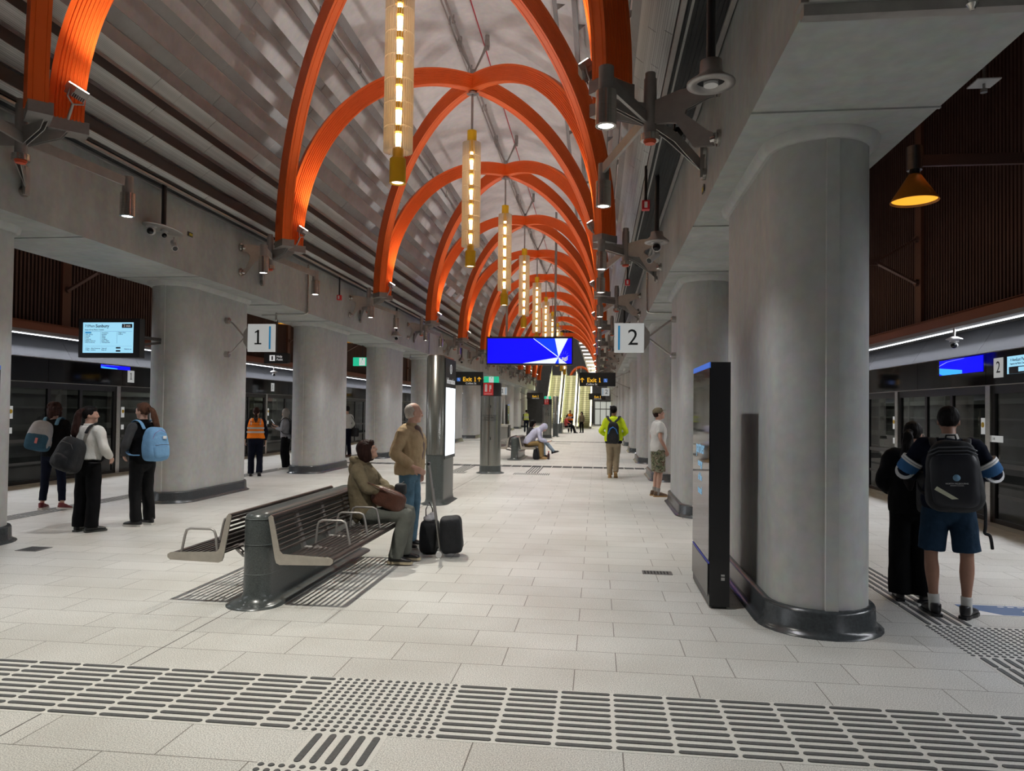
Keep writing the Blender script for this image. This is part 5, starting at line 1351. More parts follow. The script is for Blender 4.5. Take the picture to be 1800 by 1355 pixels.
def backpack(label, loc, rz, M4, size, m, cat='backpack', group=None, parts=None, straps=None, strapm=None, sq=.55):
    """bag with its own object frame at the person's frame (world = T(loc) Rz(rz)); M4 places the bag in that frame"""
    t = empty('backpack', label, cat, loc, rz, group)
    w, d, h = size
    g = G(); g.sell((0, 0, 0), (w, d, h), sq, sq, None, 28, 18); g.v = [(x*(1-.16*z/h), y*(1-.18*z/h), z) for x, y, z in g.v]; g.xf(M4)
    b = fuse('bag_body', g, m, t, .012, 3, .010, 9, seed=len(label))
    if parts: parts(t, b, M4, w, d, h)
    if straps:
        for s in straps:
            g = G(); strap(g, s['p'], s.get('w', .028), s.get('t', .008)); g.obj('strap', s.get('m', strapm or m), t)
    return t
def back_straps(k, z_top=1.40, x=.095, yb=-.14, z_bot=1.02, front=.13):
    out = []
    for s in (-1, 1):
        out.append(dict(p=[Vector((s*x*.9, yb, z_top-.06))*k, Vector((s*x, yb+.06, z_top+.03))*k, Vector((s*x*1.1, .02, z_top+.045))*k, Vector((s*x*1.25, front, z_top-.08))*k, Vector((s*x*1.5, front, z_top-.22))*k, Vector((s*x*1.95, .02, z_bot))*k, Vector((s*x*1.6, yb, z_bot-.02))*k]))
    return out
def Mt(x, y, z, rx=0, ry=0, rz=0): return Matrix.Translation((x, y, z)) @ Matrix.Rotation(rz, 4, 'Z') @ Matrix.Rotation(ry, 4, 'Y') @ Matrix.Rotation(rx, 4, 'X')
D = math.radians
C_BLACK = cloth('cloth_black', (.005, .005, .006), .9, .3, .15); C_NAVY = cloth('cloth_navy', (.006, .008, .018), .9); C_CHAR = cloth('cloth_charcoal', (.055, .056, .060), .85)
C_WHITE = cloth('cloth_white', (.74, .73, .69), .8, .08, .35); C_TAN = cloth('cloth_tan', (.42, .31, .19), .9, .12, .4); C_OLIVE = cloth('cloth_olive', (.19, .155, .10), .85, .2, .45)
C_JEAN = cloth('cloth_denim', (.09, .17, .24), .85, .3, .3); C_GREY = cloth('cloth_grey', (.30, .30, .32), .9); C_LAV = cloth('cloth_lavender', (.52, .52, .68), .9, .12, .4)
C_GREYT = cloth('cloth_grey_green', (.13, .135, .12), .85); C_KHAKI = cloth('cloth_khaki', (.32, .26, .18), .85); C_BROWN = cloth('cloth_brown', (.27, .18, .08), .85)
C_HIVIS = cloth('cloth_hi_vis_yellow', (.72, .90, .03), .7, .08, .3); C_ORVEST = cloth('cloth_orange_vest', (.95, .24, .02), .7, .06, .2); C_BLUEB = cloth('cloth_sky_blue', (.17, .34, .56), .8, .1, .35)
C_TEAL = cloth('cloth_petrol', (.035, .085, .13), .85); C_BEIGE = cloth('cloth_beige', (.33, .30, .27), .9); C_NAVYS = cloth('cloth_navy_shorts', (.015, .035, .065), .8, .25, .4)
C_POLO = cloth('cloth_polo', (.68, .67, .64), .85, .08, .35); C_REDSH = mat('shoe_red', (.14, .015, .02), .5); SHW = mat('sole_white', (.62, .60, .56), .5); LEATH = mat('brown_leather', (.085, .032, .020), .35, var=.2, vscale=8, bump=.2)
SUEDE = mat('tan_suede', (.40, .25, .11), .8); SOCK = mat('sock_white', (.6, .6, .58), .9); DKB = mat('bag_black', (.008, .009, .012), .75, var=.3, vscale=8, bump=.3, bscale=20); REFL = mat('reflective_tape', (.55, .55, .55), .4, .3)
def camo():
    m = mat('cloth_camouflage', (.16, .15, .09), .9); N, L = nodes_of(m); b = N['Principled BSDF']; v = N.new('ShaderNodeTexNoise'); v.inputs['Scale'].default_value = 13; v.inputs['Distortion'].default_value = 1.2; tc = N.new('ShaderNodeTexCoord'); L.new(tc.outputs['Object'], v.inputs['Vector'])
    r = N.new('ShaderNodeValToRGB'); r.color_ramp.interpolation = 'CONSTANT'; cs = [(0, (.05, .05, .035)), (.42, (.12, .14, .07)), (.52, (.27, .25, .18)), (.60, (.10, .06, .035))]
    r.color_ramp.elements[0].color = (*cs[0][1], 1); r.color_ramp.elements[1].position = cs[1][0]; r.color_ramp.elements[1].color = (*cs[1][1], 1)
    for p_, c in cs[2:]: e = r.color_ramp.elements.new(p_); e.color = (*c, 1)
    L.new(v.outputs['Fac'], r.inputs[0]); L.new(r.outputs[0], b.inputs['Base Color']); return m
C_CAMO = camo()

# --- woman in black jacket, curly hair, red shoes (far left)
loc, rz = (-8.55, 10.75, 0), D(15)
t, i = person('woman in black jacket and dark trousers with curly brown hair and red shoes', loc, rz, 1.69, dict(knL=(-.14, .06, .50), anL=(-.16, .02, .085), knR=(.13, -.02, .50), anR=(.20, -.13, .10), tipR=.15, elL=(-.24, .02, 1.12), wrL=(-.19, .16, .95), elR=(.24, .02, 1.12), wrR=(.20, .16, .97), toR=(.4, 1, 0)),
    dict(m=C_BLACK, ease=.030, arm=.062, hem=-.02), dict(m=C_NAVY, r=(.092, .066, .056), low=.13), (C_REDSH, SHW), SKIN, girth=1.0)
hair(i, t, HAIRK, 'curly')
def bp1(t, b, M, w, d, h):
    g = G(); g.sell((0, -.01, -h*.42), (w*1.02, d*1.05, h*.60), .45, .45, None, 24, 14); g.xf(M); fuse('lower_panel', g, C_TEAL, b, .012, 2)
    g = G(); g.box((.02, -d*1.12, -h*.35), (.035, .02, .085)); g.xf(M); g.obj('pink_charm', mat('charm_pink', (.55, .16, .15), .5), b)
backpack('grey and petrol blue backpack with a pink charm on the curly-haired woman', loc, rz, Mt(-.10, -.23, 1.17, D(-6), D(10)), (.165, .115, .235), C_GREY, parts=bp1, straps=[dict(p=s['p'], m=mat('strap_blue', (.06, .16, .26), .8)) for s in back_straps(1.0, x=.10)])

# --- woman in white shirt, black backpack
def bp2(t, b, M, w, d, h):
    g = G(); g.sell((0, -.045, -h*.40), (w*.78, d*.85, h*.42), .6, .6, None, 24, 14); g.xf(M); fuse('front_pocket', g, DKB, b, .012, 2, .010, 9)
    g = G(); g.tube([M @ Vector((-w*.75, -d*.75, h*.25)), M @ Vector((-w*.4, -d*.95, h*.62)), M @ Vector((w*.4, -d*.95, h*.62)), M @ Vector((w*.75, -d*.75, h*.25))], .004, 6); g.obj('zip', mat('zip_grey_dark', (.05, .05, .055), .5), b)
loc, rz = (-6.62, 8.95, 0), D(-8)
t, i = person('woman in white shirt and black trousers with a long dark ponytail', loc, rz, 1.64, dict(yaw=D(-52), elL=(-.26, .0, 1.13), wrL=(-.20, .18, 1.02), elR=(.27, -.01, 1.12), wrR=(.20, .17, 1.0), knL=(-.10, .0, .49), knR=(.10, .0, .49), toR=(.5, 1, 0), toL=(-.15, 1, 0)),
    dict(m=C_WHITE, ease=.034, arm=.070, hem=.09, name='shirt', collar=C_WHITE), dict(m=C_BLACK, r=(.100, .088, .088)), (BLACK, mat('sole_dark', (.05, .055, .05), .6)), SKIN)
hair(i, t, HAIRD, 'pony')
tail(i, t, HAIRK, [(-.01, -.09, 1.66), (-.02, -.15, 1.62), (-.03, -.17, 1.50), (-.05, -.19, 1.36), (-.06, -.18, 1.24)], [.022, .042, .055, .052, .018])
backpack('slouchy black backpack worn low by the woman in the white shirt', loc, rz, Mt(-.06, -.24, 1.02, D(-10), D(14)), (.175, .12, .225), DKB, parts=bp2, straps=back_straps(.965, x=.10, z_bot=.96))

# --- woman with blue backpack
loc, rz = (-6.25, 9.55, 0), D(72)
t, i = person('woman in grey and black jacket with a brown ponytail and white-soled shoes', loc, rz, 1.70, dict(yaw=D(8), elL=(-.25, .02, 1.12), wrL=(-.15, .17, .98), elR=(.25, .02, 1.12), wrR=(.15, .18, .98), toL=(-.3, 1, 0)),
    dict(m=C_BLACK, ease=.026, arm=.052, hem=-.01, collar=C_BLACK), dict(m=cloth('cloth_black_trousers', (.009, .009, .010), .75), r=(.100, .080, .075)), (BLACK, SHW), SKIN)
for s in (-1, 1):
    k = i['k']; g = G(); V = i['V']; sh = i['sp'][4]+Vector((s*.165, 0, -.015))*k; el = V((s*.25, .02, 1.12)); wr = V((s*.15, .175, .98)); loft(g, [(sh, .074*k), ((sh+el)/2, .064*k), (el, .060*k), (el*.5+wr*.5, .054*k), (wr, .042*k)], n=14, caps=(True, False)); fuse('sleeve', g, C_CHAR, t, .012, 3, .009, 9)
hair(i, t, HAIRB, 'pony')
tail(i, t, HAIRB, [(0, -.085, 1.63), (.01, -.15, 1.60), (.03, -.18, 1.50), (.05, -.20, 1.38), (.08, -.22, 1.27)], [.022, .036, .048, .044, .014])
def bp3(t, b, M, w, d, h):
    g = G(); g.sell((0, -.045, -h*.45), (w*.80, d*.85, h*.42), .5, .5, None, 24, 14); g.xf(M); fuse('front_pocket', g, C_BLUEB, b, .012, 2, .006, 9)
    g = G(); g.box((.05, -d*1.04, h*.35), (.055, .012, .04)); g.xf(M); g.obj('white_label', WHITE, b)
    g = G(); g.tube([M @ Vector((-w*.8, -d*.72, h*.1)), M @ Vector((-w*.55, -d*.95, h*.62)), M @ Vector((0, -d*1.0, h*.80)), M @ Vector((w*.6, -d*.9, h*.6))], .004, 6); g.obj('zip', mat('zip_purple', (.25, .2, .42), .5), b)
    g = G(); g.tube([M @ Vector((-w*.66, -d*1.12, -h*.10)), M @ Vector((-w*.3, -d*1.26, -h*.08)), M @ Vector((w*.3, -d*1.26, -h*.08)), M @ Vector((w*.66, -d*1.12, -h*.10))], .004, 6); g.obj('zip', BLACK, b)
backpack('sky blue backpack with a white label on the woman with the brown ponytail', loc, rz, Mt(.0, -.25, 1.13, D(-5), 0), (.165, .115, .235), C_BLUEB, parts=bp3, straps=back_straps(1.0, x=.11, z_bot=1.0))

# --- hi-vis orange vest woman
def vest(t, i, m, band=True, long_=False):
    k, sp = i['k'], i['sp']; g = G()
    loft(g, [(sp[0]*.3+sp[1]*.7, .222*k, .168*k), (sp[2], .205*k, .165*k), (sp[3], .218*k, .172*k), (sp[4]+Vector((0, 0, -.03)), .205*k, .142*k), (sp[4]+Vector((0, 0, .03)), .165*k, .115*k), (sp[4]+Vector((0, 0, .055)), .10*k, .09*k)], n=22, caps=(False, False)); v = fuse('vest', g, m, t, .014, 4, .006, 8)
    if band:
        for z in (.14, .24):
            c = sp[1]+(sp[3]-sp[1])*(z/.30); g = G(); n = 30
            ring = lambda rr, zz: [c+Vector((math.cos(a)*.222*k*rr, math.sin(a)*.179*k*rr, zz)) for a in [2*PI*q/n for q in range(n)]]
            A, B = ring(1, -.022), ring(1, .022); g.add(A+B, [(q, (q+1) % n, n+(q+1) % n, n+q) for q in range(n)], True); g.obj('reflective_band', REFL, t)
        for s in (-1, 1):
            g = G(); strap(g, [sp[4]+Vector((s*.095, -.125, -.10)), sp[4]+Vector((s*.10, -.09, .02)), sp[4]+Vector((s*.10, .0, .055)), sp[4]+Vector((s*.10, .10, .01))], .022, .006); g.obj('reflective_band', REFL, t)
    return v
loc = (-8.15, 16.9, 0)
t, i = person('station worker in orange vest and navy trousers walking away between the left columns', loc, D(22), 1.66, dict(anR=(.10, -.16, .12), knR=(.09, .02, .50), tipR=.5, elL=(-.25, .0, 1.12), wrL=(-.26, .08, .90)), dict(m=C_NAVY, ease=.022), dict(m=C_NAVY, r=(.098, .078, .075)), (BLACK,), SKIN, vox=.014)
hair(i, t, HAIRK, 'pony', .014); tail(i, t, HAIRK, [(0, -.09, 1.56), (0, -.14, 1.53), (0, -.15, 1.42), (.0, -.15, 1.33)], [.02, .035, .042, .02], .014)
v = vest(t, i, C_ORVEST)
text('vest_text', 'METRO', .075, INK, t, (0, -.190, 1.30), R0); text('vest_text', 'CUSTOMER SERVICE', .040, INK, t, (0, -.190, 1.23), R0)
text('vest_logo', 'M', .15, INK, t, (0, -.184, 1.37), R0)

# --- person in hijab with phone
loc, rz = (-8.30, 18.95, 0), D(98)
t, i = person('person in grey hoodie and beige headscarf looking at a phone', loc, rz, 1.62, dict(pitch=D(-18), elR=(.20, .05, 1.13), wrR=(.08, .27, 1.20), elL=(-.20, .05, 1.13), wrL=(-.08, .25, 1.15), hdR=(-.1, 1, .4), hdL=(.1, 1, .3), pnR=(-.3, 0, 1), pnL=(.3, 0, 1)), dict(m=C_GREY, ease=.03, arm=.06, name='hoodie'), dict(m=C_BLACK, r=(.105, .10, .085)), (SHW, SHW), SKIN, vox=.014)
g = G(); c, M = i['head'], i['HM']; ell(g, c+M @ Vector((0, -.022, .02)), (.095, .108, .112), M); loft(g, [(c+Vector((0, -.01, -.04)), .085, .085), (c+Vector((0, .0, -.12)), .082, .085), (c+Vector((0, 0, -.19)), .13, .11)], n=16); fuse('headscarf', g, C_BEIGE, t, .014, 3, .008, 12)
t2 = empty('phone', 'smartphone held by the person in the beige headscarf', 'phone', loc, rz); g = G(); g.box((0, .36, 1.27), (.075, .012, .15), Matrix.Rotation(D(-35), 3, 'X')); g.obj('case', BLACK, t2); g = G(); g.box((0, .353, 1.275), (.068, .004, .14), Matrix.Rotation(D(-35), 3, 'X')); g.obj('screen', emis('phone_screen', (.5, .55, .6), .6), t2)
backpack('black backpack worn by the person in the beige headscarf', loc, rz, Mt(0, -.22, 1.12), (.14, .09, .21), DKB, straps=back_straps(.95))

# --- man in white shirt with black bag, half behind a column
loc, rz = (-8.50, 24.4, 0), D(60)
t, i = person('man in white shirt and dark trousers half hidden behind a left column', loc, rz, 1.74, dict(elR=(.24, -.06, 1.12), wrR=(.20, .06, .90)), dict(m=C_WHITE, ease=.026, name='shirt', hem=.08), dict(m=C_NAVY, r=(.092, .075, .07)), (LEATH,), SKIN, vox=.016); hair(i, t, HAIRD, 'short', .014)
t2 = empty('shoulder_bag', 'black bag carried by the man in the white shirt on the left', 'bag', loc, rz); g = G(); g.sell((.18, -.20, .84), (.05, .17, .15), .3, .3); g.obj('bag_body', DKB, t2); g = G(); g.tube([(.18, -.32, .96), (.16, -.22, 1.20), (.13, -.05, 1.42), (.16, .05, 1.25), (.18, -.05, .97)], .010, 6); g.obj('strap', DKB, t2)

# --- orange vest person behind the information totem
loc = (-3.50, 16.2, 0)
t, i = person('worker in orange vest mostly hidden behind the old man and the information pillar', loc, D(20), 1.62, {}, dict(m=C_NAVY, ease=.022), dict(m=C_NAVY, r=(.095, .078, .07)), (BLACK,), SKIN, vox=.016); hair(i, t, HAIRD, 'short', .014); vest(t, i, C_ORVEST)

# --- seated woman in olive jacket
loc, rz = (-2.45, 7.72, 0), D(-88)
t, i = person('seated woman in olive jacket with dark bobbed hair and glasses on the nearest bench', loc, rz, 1.62, dict(
    spine=[(0, .02, .53), (0, -.02, .60), (0, -.06, .76), (0, -.05, .93), (0, -.06, 1.06), (0, -.045, 1.12)], head=(0, -.005, 1.255), pitch=D(20), yaw=D(6),
    elL=(-.22, .08, .88), wrL=(-.05, .27, .80), elR=(.24, .06, .86), wrR=(.05, .28, .80), hdL=(1, .6, -.3), hdR=(-1, .6, -.3), pnL=(.2, -.3, -1), pnR=(-.2, -.3, -1),
    hipL=(-.10, .04, .54), hipR=(.10, .04, .54), knL=(-.12, .44, .56), knR=(.11, .47, .56), anL=(-.12, .40, .10), anR=(.11, .36, .10), toL=(-.05, 1, 0), toR=(.05, 1, 0)),
    dict(m=C_OLIVE, ease=.045, arm=.070, hood=True, fold=.016), dict(m=C_GREYT, r=(.098, .085, .085)), (BLACK, mat('sole_cream', (.45, .38, .26), .6)), SKIN, vox=.010, girth=1.05)
hair(i, t, HAIRK, 'bob', .009)
g = G(); c, M, k = i['head'], i['HM'], i['k']
for s in (-1, 1): g.lathe(c+M @ (Vector((s*.032, .104, .008))*k), [(.021*k, -.001), (.024*k, -.001), (.024*k, .001), (.021*k, .001)], 16, M @ Matrix.Rotation(PI/2, 3, 'X')); g.cyl(c+M @ (Vector((s*.055, .10, .01))*k), c+M @ (Vector((s*.080, .0, .0))*k), .0015, n=5)
g.obj('glasses', STEELG, t)
t2 = empty('handbag', 'brown leather handbag on the lap of the seated woman', 'bag', loc, rz)
g = G(); g.sell((.14, .27, .70), (.19, .06, .105), .5, .6, Matrix.Rotation(D(90), 3, 'Z') @ Matrix.Rotation(D(20), 3, 'Y')); fuse('bag_body', g, LEATH, t2, .009, 3, .005, 8)
g = G(); strap(g, [(.12, .08, .80), (.20, .02, .86), (.25, .10, .87), (.20, .26, .78), (.14, .30, .70)], .012, .006); g.obj('strap', LEATH, t2)
t2 = empty('small_camera_bag', 'black pouch held above the brown handbag by the seated woman', 'bag', loc, rz); g = G(); g.sell((.02, .37, .79), (.07, .06, .065), .5, .5); g.obj('pouch', DKB, t2); g = G(); g.tube([(.05, .37, .84), (.0, .40, .87), (-.04, .38, .84)], .006, 6); g.obj('strap', DKB, t2)

# --- old man in tan jacket
loc, rz = (-2.22, 8.62, 0), D(-100)
t, i = person('old man in tan jacket and blue jeans standing behind the seated woman', loc, rz, 1.74, dict(yaw=D(38), pitch=D(-4), spine=[(0, 0, .86), (0, 0, .95), (0, .02, 1.08), (0, .02, 1.24), (0, .0, 1.36), (0, .015, 1.42)], head=(0, .045, 1.565),
    elR=(.29, -.06, 1.11), wrR=(.20, .13, .96), elL=(-.24, .0, 1.11), wrL=(-.20, .05, .90), hdR=(-.3, .8, -.5), pnR=(-1, -.3, 0)),
    dict(m=C_TAN, ease=.040, arm=.070, collar=C_TAN, fold=.014), dict(m=C_JEAN, r=(.100, .082, .082)), (BLACK, SHW), SKINP, vox=.009, girth=1.08)
hair(i, t, HAIRW, 'fringe', .009)
g = G(); k = i['k']; loft(g, [(Vector((.0, .110, .99))*k, .045*k, .050*k), (Vector((0, .130, 1.12))*k, .060*k, .050*k), (Vector((0, .138, 1.25))*k, .075*k, .042*k), (Vector((0, .085, 1.39))*k, .060*k, .040*k)], n=14); fuse('shirt', g, cloth('cloth_check_shirt', (.20, .15, .14), .85, .3), t, .01, 2, .006, 12)

# suitcases
t = empty('suitcase', 'black wheeled suitcase with its long handle pulled up, beside the seated woman', 'suitcase', (-1.64, 8.22, 0), D(8))
g = G(); g.sell((.02, 0, .24), (.125, .16, .205), .35, .35, Matrix.Rotation(D(-6), 3, 'Y')); fuse('case_body', g, DKB, t, .010, 3, .008, 8)
g = G()
for s in (-.05, .05): g.cyl((-.10, s, .05), (-.245, s, 1.02), .011, n=8); g.cyl((-.17, s, .5), (-.20, s, .75), .014, n=8)
g.obj('handle_rails', STEELG, t); g = G(); g.cyl((-.247, -.065, 1.035), (-.247, .065, 1.035), .017, n=10); g.obj('handle_grip', BLACK, t)
for s in (-.12, .12): g = G(); g.cyl((-.11, s-.018, .035), (-.11, s+.018, .035), .035, n=18); g.obj('wheel', WHITE, t)
t = empty('travel_bag', 'smaller black travel bag with a grey bundle on top, between suitcase and woman', 'bag', (-1.90, 8.35, 0), 0)
g = G(); g.sell((0, 0, .19), (.10, .14, .185), .35, .35); fuse('bag_body', g, DKB, t, .010, 3, .006, 8)
g = G(); ell(g, (0, 0, .39), (.075, .09, .05)); ell(g, (.03, .02, .41), (.05, .05, .05)); fuse('grey_bundle', g, mat('silver_plastic', (.45, .45, .48), .35), t, .010, 1, .016, 18)
g = G(); g.tube([(-.04, -.03, .37), (-.04, -.04, .50), (-.01, -.01, .58), (.02, .03, .50), (.03, .03, .38)], .007, 6); g.obj('handle', BLACK, t)

# --- hooded man leaning forward, second bench, and the woman beyond him
loc, rz = (-2.33, 25.0, 0), D(-90)
t, i = person('man in lavender hoodie leaning forward on the second bench', loc, rz, 1.76, dict(
    spine=[(0, .0, .50), (0, .02, .58), (0, .12, .72), (0, .25, .86), (0, .36, .95), (0, .42, .98)], head=(0, .53, 1.03), pitch=D(-50),
    elL=(-.22, .42, .66), wrL=(-.05, .62, .58), elR=(.22, .42, .66), wrR=(.05, .64, .58), hdL=(.2, 1, .1), hdR=(-.2, 1, .1), pnL=(.3, 0, 1), pnR=(-.3, 0, 1),
    hipL=(-.10, .04, .50), hipR=(.10, .04, .50), knL=(-.14, .44, .53), knR=(.13, .42, .53), anL=(-.14, .46, .10), anR=(.13, .44, .10)),
    dict(m=C_LAV, ease=.04, arm=.066, fold=.014), dict(m=C_BROWN, r=(.095, .078, .07)), (SUEDE, SUEDE), SKIN, vox=.012)
g = G(); c, M = i['head'], i['HM']; ell(g, c+M @ Vector((0, -.03, .03)), (.11, .125, .13), M); loft(g, [(c+Vector((0, -.06, .0)), .10, .11), (c+Vector((0, -.17, -.08)), .11, .10)], n=14); fuse('hood', g, C_LAV, t, .013, 3, .008, 10)
t2 = empty('phone', 'smartphone held by the man in the lavender hoodie', 'phone', loc, rz); g = G(); g.box((0, .77, .62), (.075, .15, .012), Matrix.Rotation(D(30), 3, 'X')); g.obj('case', BLACK, t2)
backpack('black backpack on the floor under the second bench beside the hooded man', (-2.02, 24.85, 0), 0, Mt(0, 0, .20), (.11, .13, .20), DKB)
t = empty('drink_bottle', 'small dark drink bottle on the floor at the feet of the seated pair', 'bottle', (-1.62, 25.1, 0)); g = G(); g.lathe((0, 0, 0), [(0, 0), (.04, 0), (.042, .17), (.02, .21), (.02, .25), (0, .25)], 16); g.obj('bottle_body', mat('bottle_dark', (.05, .02, .02), .3), t); g = G(); g.cyl((0, 0, .25), (0, 0, .28), .022, n=12); g.obj('cap', REDS, t)
loc = (-2.33, 26.0, 0)
t, i = person('seated woman with dark hair and ripped jeans beyond the hooded man', loc, rz, 1.66, dict(
    spine=[(0, .0, .50), (0, .0, .58), (0, -.02, .74), (0, .0, .92), (0, .02, 1.04), (0, .05, 1.10)], head=(0, .09, 1.22), pitch=D(-15), elL=(-.22, .10, .84), wrL=(-.08, .28, .76), elR=(.22, .10, .84), wrR=(.08, .28, .76),
    hipL=(-.10, .04, .50), hipR=(.10, .04, .50), knL=(-.10, .46, .56), knR=(.08, .50, .62), anL=(-.1, .50, .10), anR=(.04, .86, .25), tipR=-.3), dict(m=C_CHAR, ease=.03), dict(m=cloth('cloth_light_denim', (.26, .34, .42), .85, .3), r=(.095, .075, .06)), (BLACK,), SKIN, vox=.014)
hair(i, t, HAIRD, 'bob', .014)

# --- man in yellow hi-vis walking away
loc, rz = (.42, 18.6, 0), D(-4)
t, i = person('man in bright yellow hi-vis jacket and khaki trousers walking away down the aisle', loc, rz, 1.80, dict(knL=(-.09, .05, .50), anL=(-.08, -.02, .085), knR=(.07, .08, .50), anR=(.06, -.12, .16), tipR=.6, elL=(-.29, -.04, 1.10), wrL=(-.22, .14, 1.0), elR=(.29, -.04, 1.10), wrR=(.22, .14, 1.0), yaw=D(-15)),
    dict(m=C_HIVIS, ease=.034, arm=.062, collar=C_HIVIS), dict(m=C_KHAKI, r=(.098, .075, .065)), (SUEDE, SUEDE), SKINT, vox=.012, girth=1.12)
hair(i, t, HAIRD, 'short', .012)
g = G(); loft(g, [(Vector((0, 0, .86)), .212, .168), (Vector((0, 0, .94)), .215, .172), (Vector((0, .01, 1.03)), .205, .165)], n=20, caps=(False, False)); fuse('navy_hem', g, C_NAVY, t, .013, 3, .006, 8)
def bpy_(t, b, M, w, d, h):
    g = G(); g.tube([M @ Vector((-w*.8, -d*.9, -h*.1)), M @ Vector((-w*.5, -d*1.02, h*.35)), M @ Vector((0, -d*1.04, h*.52)), M @ Vector((w*.5, -d*1.02, h*.35)), M @ Vector((w*.8, -d*.9, -h*.1))], .014, 6); g.obj('blue_piping', mat('piping_blue', (.02, .16, .5), .5), b)
backpack('small navy and blue backpack on the man in the yellow jacket', loc, rz, Mt(0, -.27, 1.13), (.145, .10, .27), DKB, parts=bpy_, straps=[dict(p=[(s*.05, -.24, 1.40), (s*.12, -.17, 1.47), (s*.15, -.05, 1.54), (s*.15, .10, 1.44), (s*.17, .17, 1.25)], w=.03) for s in (-1, 1)])

# --- man in cap and polo shirt
loc, rz = (1.20, 14.75, 0), D(-76)
t, i = person('man in olive cap, white polo shirt and camouflage shorts beside the second right column', loc, rz, 1.74, dict(yaw=D(-12), pitch=D(14), elR=(.25, -.04, 1.12), wrR=(.19, .10, .90), elL=(-.25, -.04, 1.12), wrL=(-.19, .10, .90), hdR=(-.4, .4, -1)),
    dict(m=C_POLO, ease=.032, sleeve='short', arm=.062, name='polo_shirt', collar=C_POLO), dict(m=C_CAMO, r=(.108, .108, .105), low=.5, frac=1.05), (mat('shoe_brown', (.12, .07, .04), .6), SUEDE), SKIN, vox=.011, girth=1.05, sock=mat('sock_grey', (.3, .28, .26), .9))
hair(i, t, HAIRK, 'short', .011)
g = G(); c, M, k = i['head'], i['HM'], i['k']; ell(g, c+M @ (Vector((0, -.012, .055))*k), (.090*k, .106*k, .080*k), M); fuse('cap', g, C_OLIVE, t, .010, 2)
g = G(); g.lathe(c+M @ (Vector((0, .075, .062))*k), [(0, .004), (.078*k, -.004), (.078*k, -.008), (0, 0)], 22, M @ Matrix.Rotation(D(-8), 3, 'X')); g.obj('cap_peak', C_OLIVE, t)

# --- woman in black, right
loc, rz = (2.80, 6.98, 0), D(-12)
t, i = person('woman in black with long dark hair tied back, leaning towards the schoolboy', loc, rz, 1.60, dict(pitch=D(-14), yaw=D(-24), head=(.02, .035, 1.565), elR=(.24, .06, 1.17), wrR=(.13, .20, 1.37), hdR=(-.1, .3, 1), pnR=(-.6, .4, 0), elL=(-.24, .02, 1.12), wrL=(-.16, .16, 1.0), toR=(.6, 1, 0)),
    dict(m=C_BLACK, ease=.045, arm=.075, hem=-.03), dict(m=C_BLACK, r=(.100, .095, .105)), (BLACK,), SKIN, vox=.010, girth=1.02)
hair(i, t, HAIRD, 'pony', .009)
tail(i, t, HAIRD, [(-.03, -.09, 1.60), (-.05, -.125, 1.55), (-.06, -.15, 1.45), (-.06, -.17, 1.32), (-.05, -.17, 1.18), (-.04, -.16, 1.06)], [.03, .045, .055, .065, .06, .02])
g = G(); c, M, k = i['head'], i['HM'], i['k']; g.cyl(c+M @ (Vector((.077, .09, .012))*k), c+M @ (Vector((.080, .0, .012))*k), .002, n=6); g.box(c+M @ (Vector((.07, .095, .008))*k), (.012, .004, .03), M); g.obj('glasses', STEELG, t)

# --- schoolboy
loc, rz = (2.90, 6.50, 0), D(-20)
k = 1.74/1.7
t, i = person('schoolboy in navy jumper and shorts with white socks and black trainers, seen from behind', loc, rz, 1.74, dict(pitch=D(-20), head=(.0, .045, 1.560), shw=.175, elR=(.31, .03, 1.16), wrR=(.17, .23, 1.10), elL=(-.31, .03, 1.16), wrL=(-.17, .23, 1.10), pnL=(.4, 0, 1), pnR=(-.4, 0, 1),
    knL=(-.125, .0, .49), anL=(-.105, -.03, .085), knR=(.125, .0, .49), anR=(.12, -.02, .085), toL=(-.35, 1, 0), toR=(.45, 1, 0)),
    dict(m=C_NAVY, ease=.032, arm=.068, name='jumper', collar=cloth('cloth_collar_white', (.55, .53, .5), .9, .1)), dict(m=C_NAVYS, r=(.102, .100, .104), low=.5, frac=.92), (BLACK, BLACK), SKINT, vox=.010, girth=1.06, sock=SOCK)
hair(i, t, HAIRD, 'short', .009)
for s, hx in ((-1, 'L'), (1, 'R')):
    V = i['V']; sh = i['sp'][4]+Vector((s*.175, 0, -.015))*k; el = V((s*.31, .03, 1.16)); wr = V((s*.17, .23, 1.10))
    def onarm(q): return sh+(el-sh)*q if q <= 1 else el+(wr-el)*(q-1)
    g = G(); loft(g, [(onarm(.62), .086*k), (onarm(.85), .084*k), (onarm(1.02), .081*k)], n=16, caps=(False, False)); fuse('blue_sleeve_band', g, cloth('cloth_royal_blue', (.05, .15, .34), .85, .1), t, .010, 2, .004, 9)
    for q in (.58, .66, 1.02):
        g = G(); c = onarm(q); d = (onarm(q+.03)-onarm(q-.03)).normalized(); g.cyl(c-d*.008, c+d*.008, (.088 if q < 1 else .083)*k, n=18); g.obj('white_sleeve_stripe', WHITE, t)

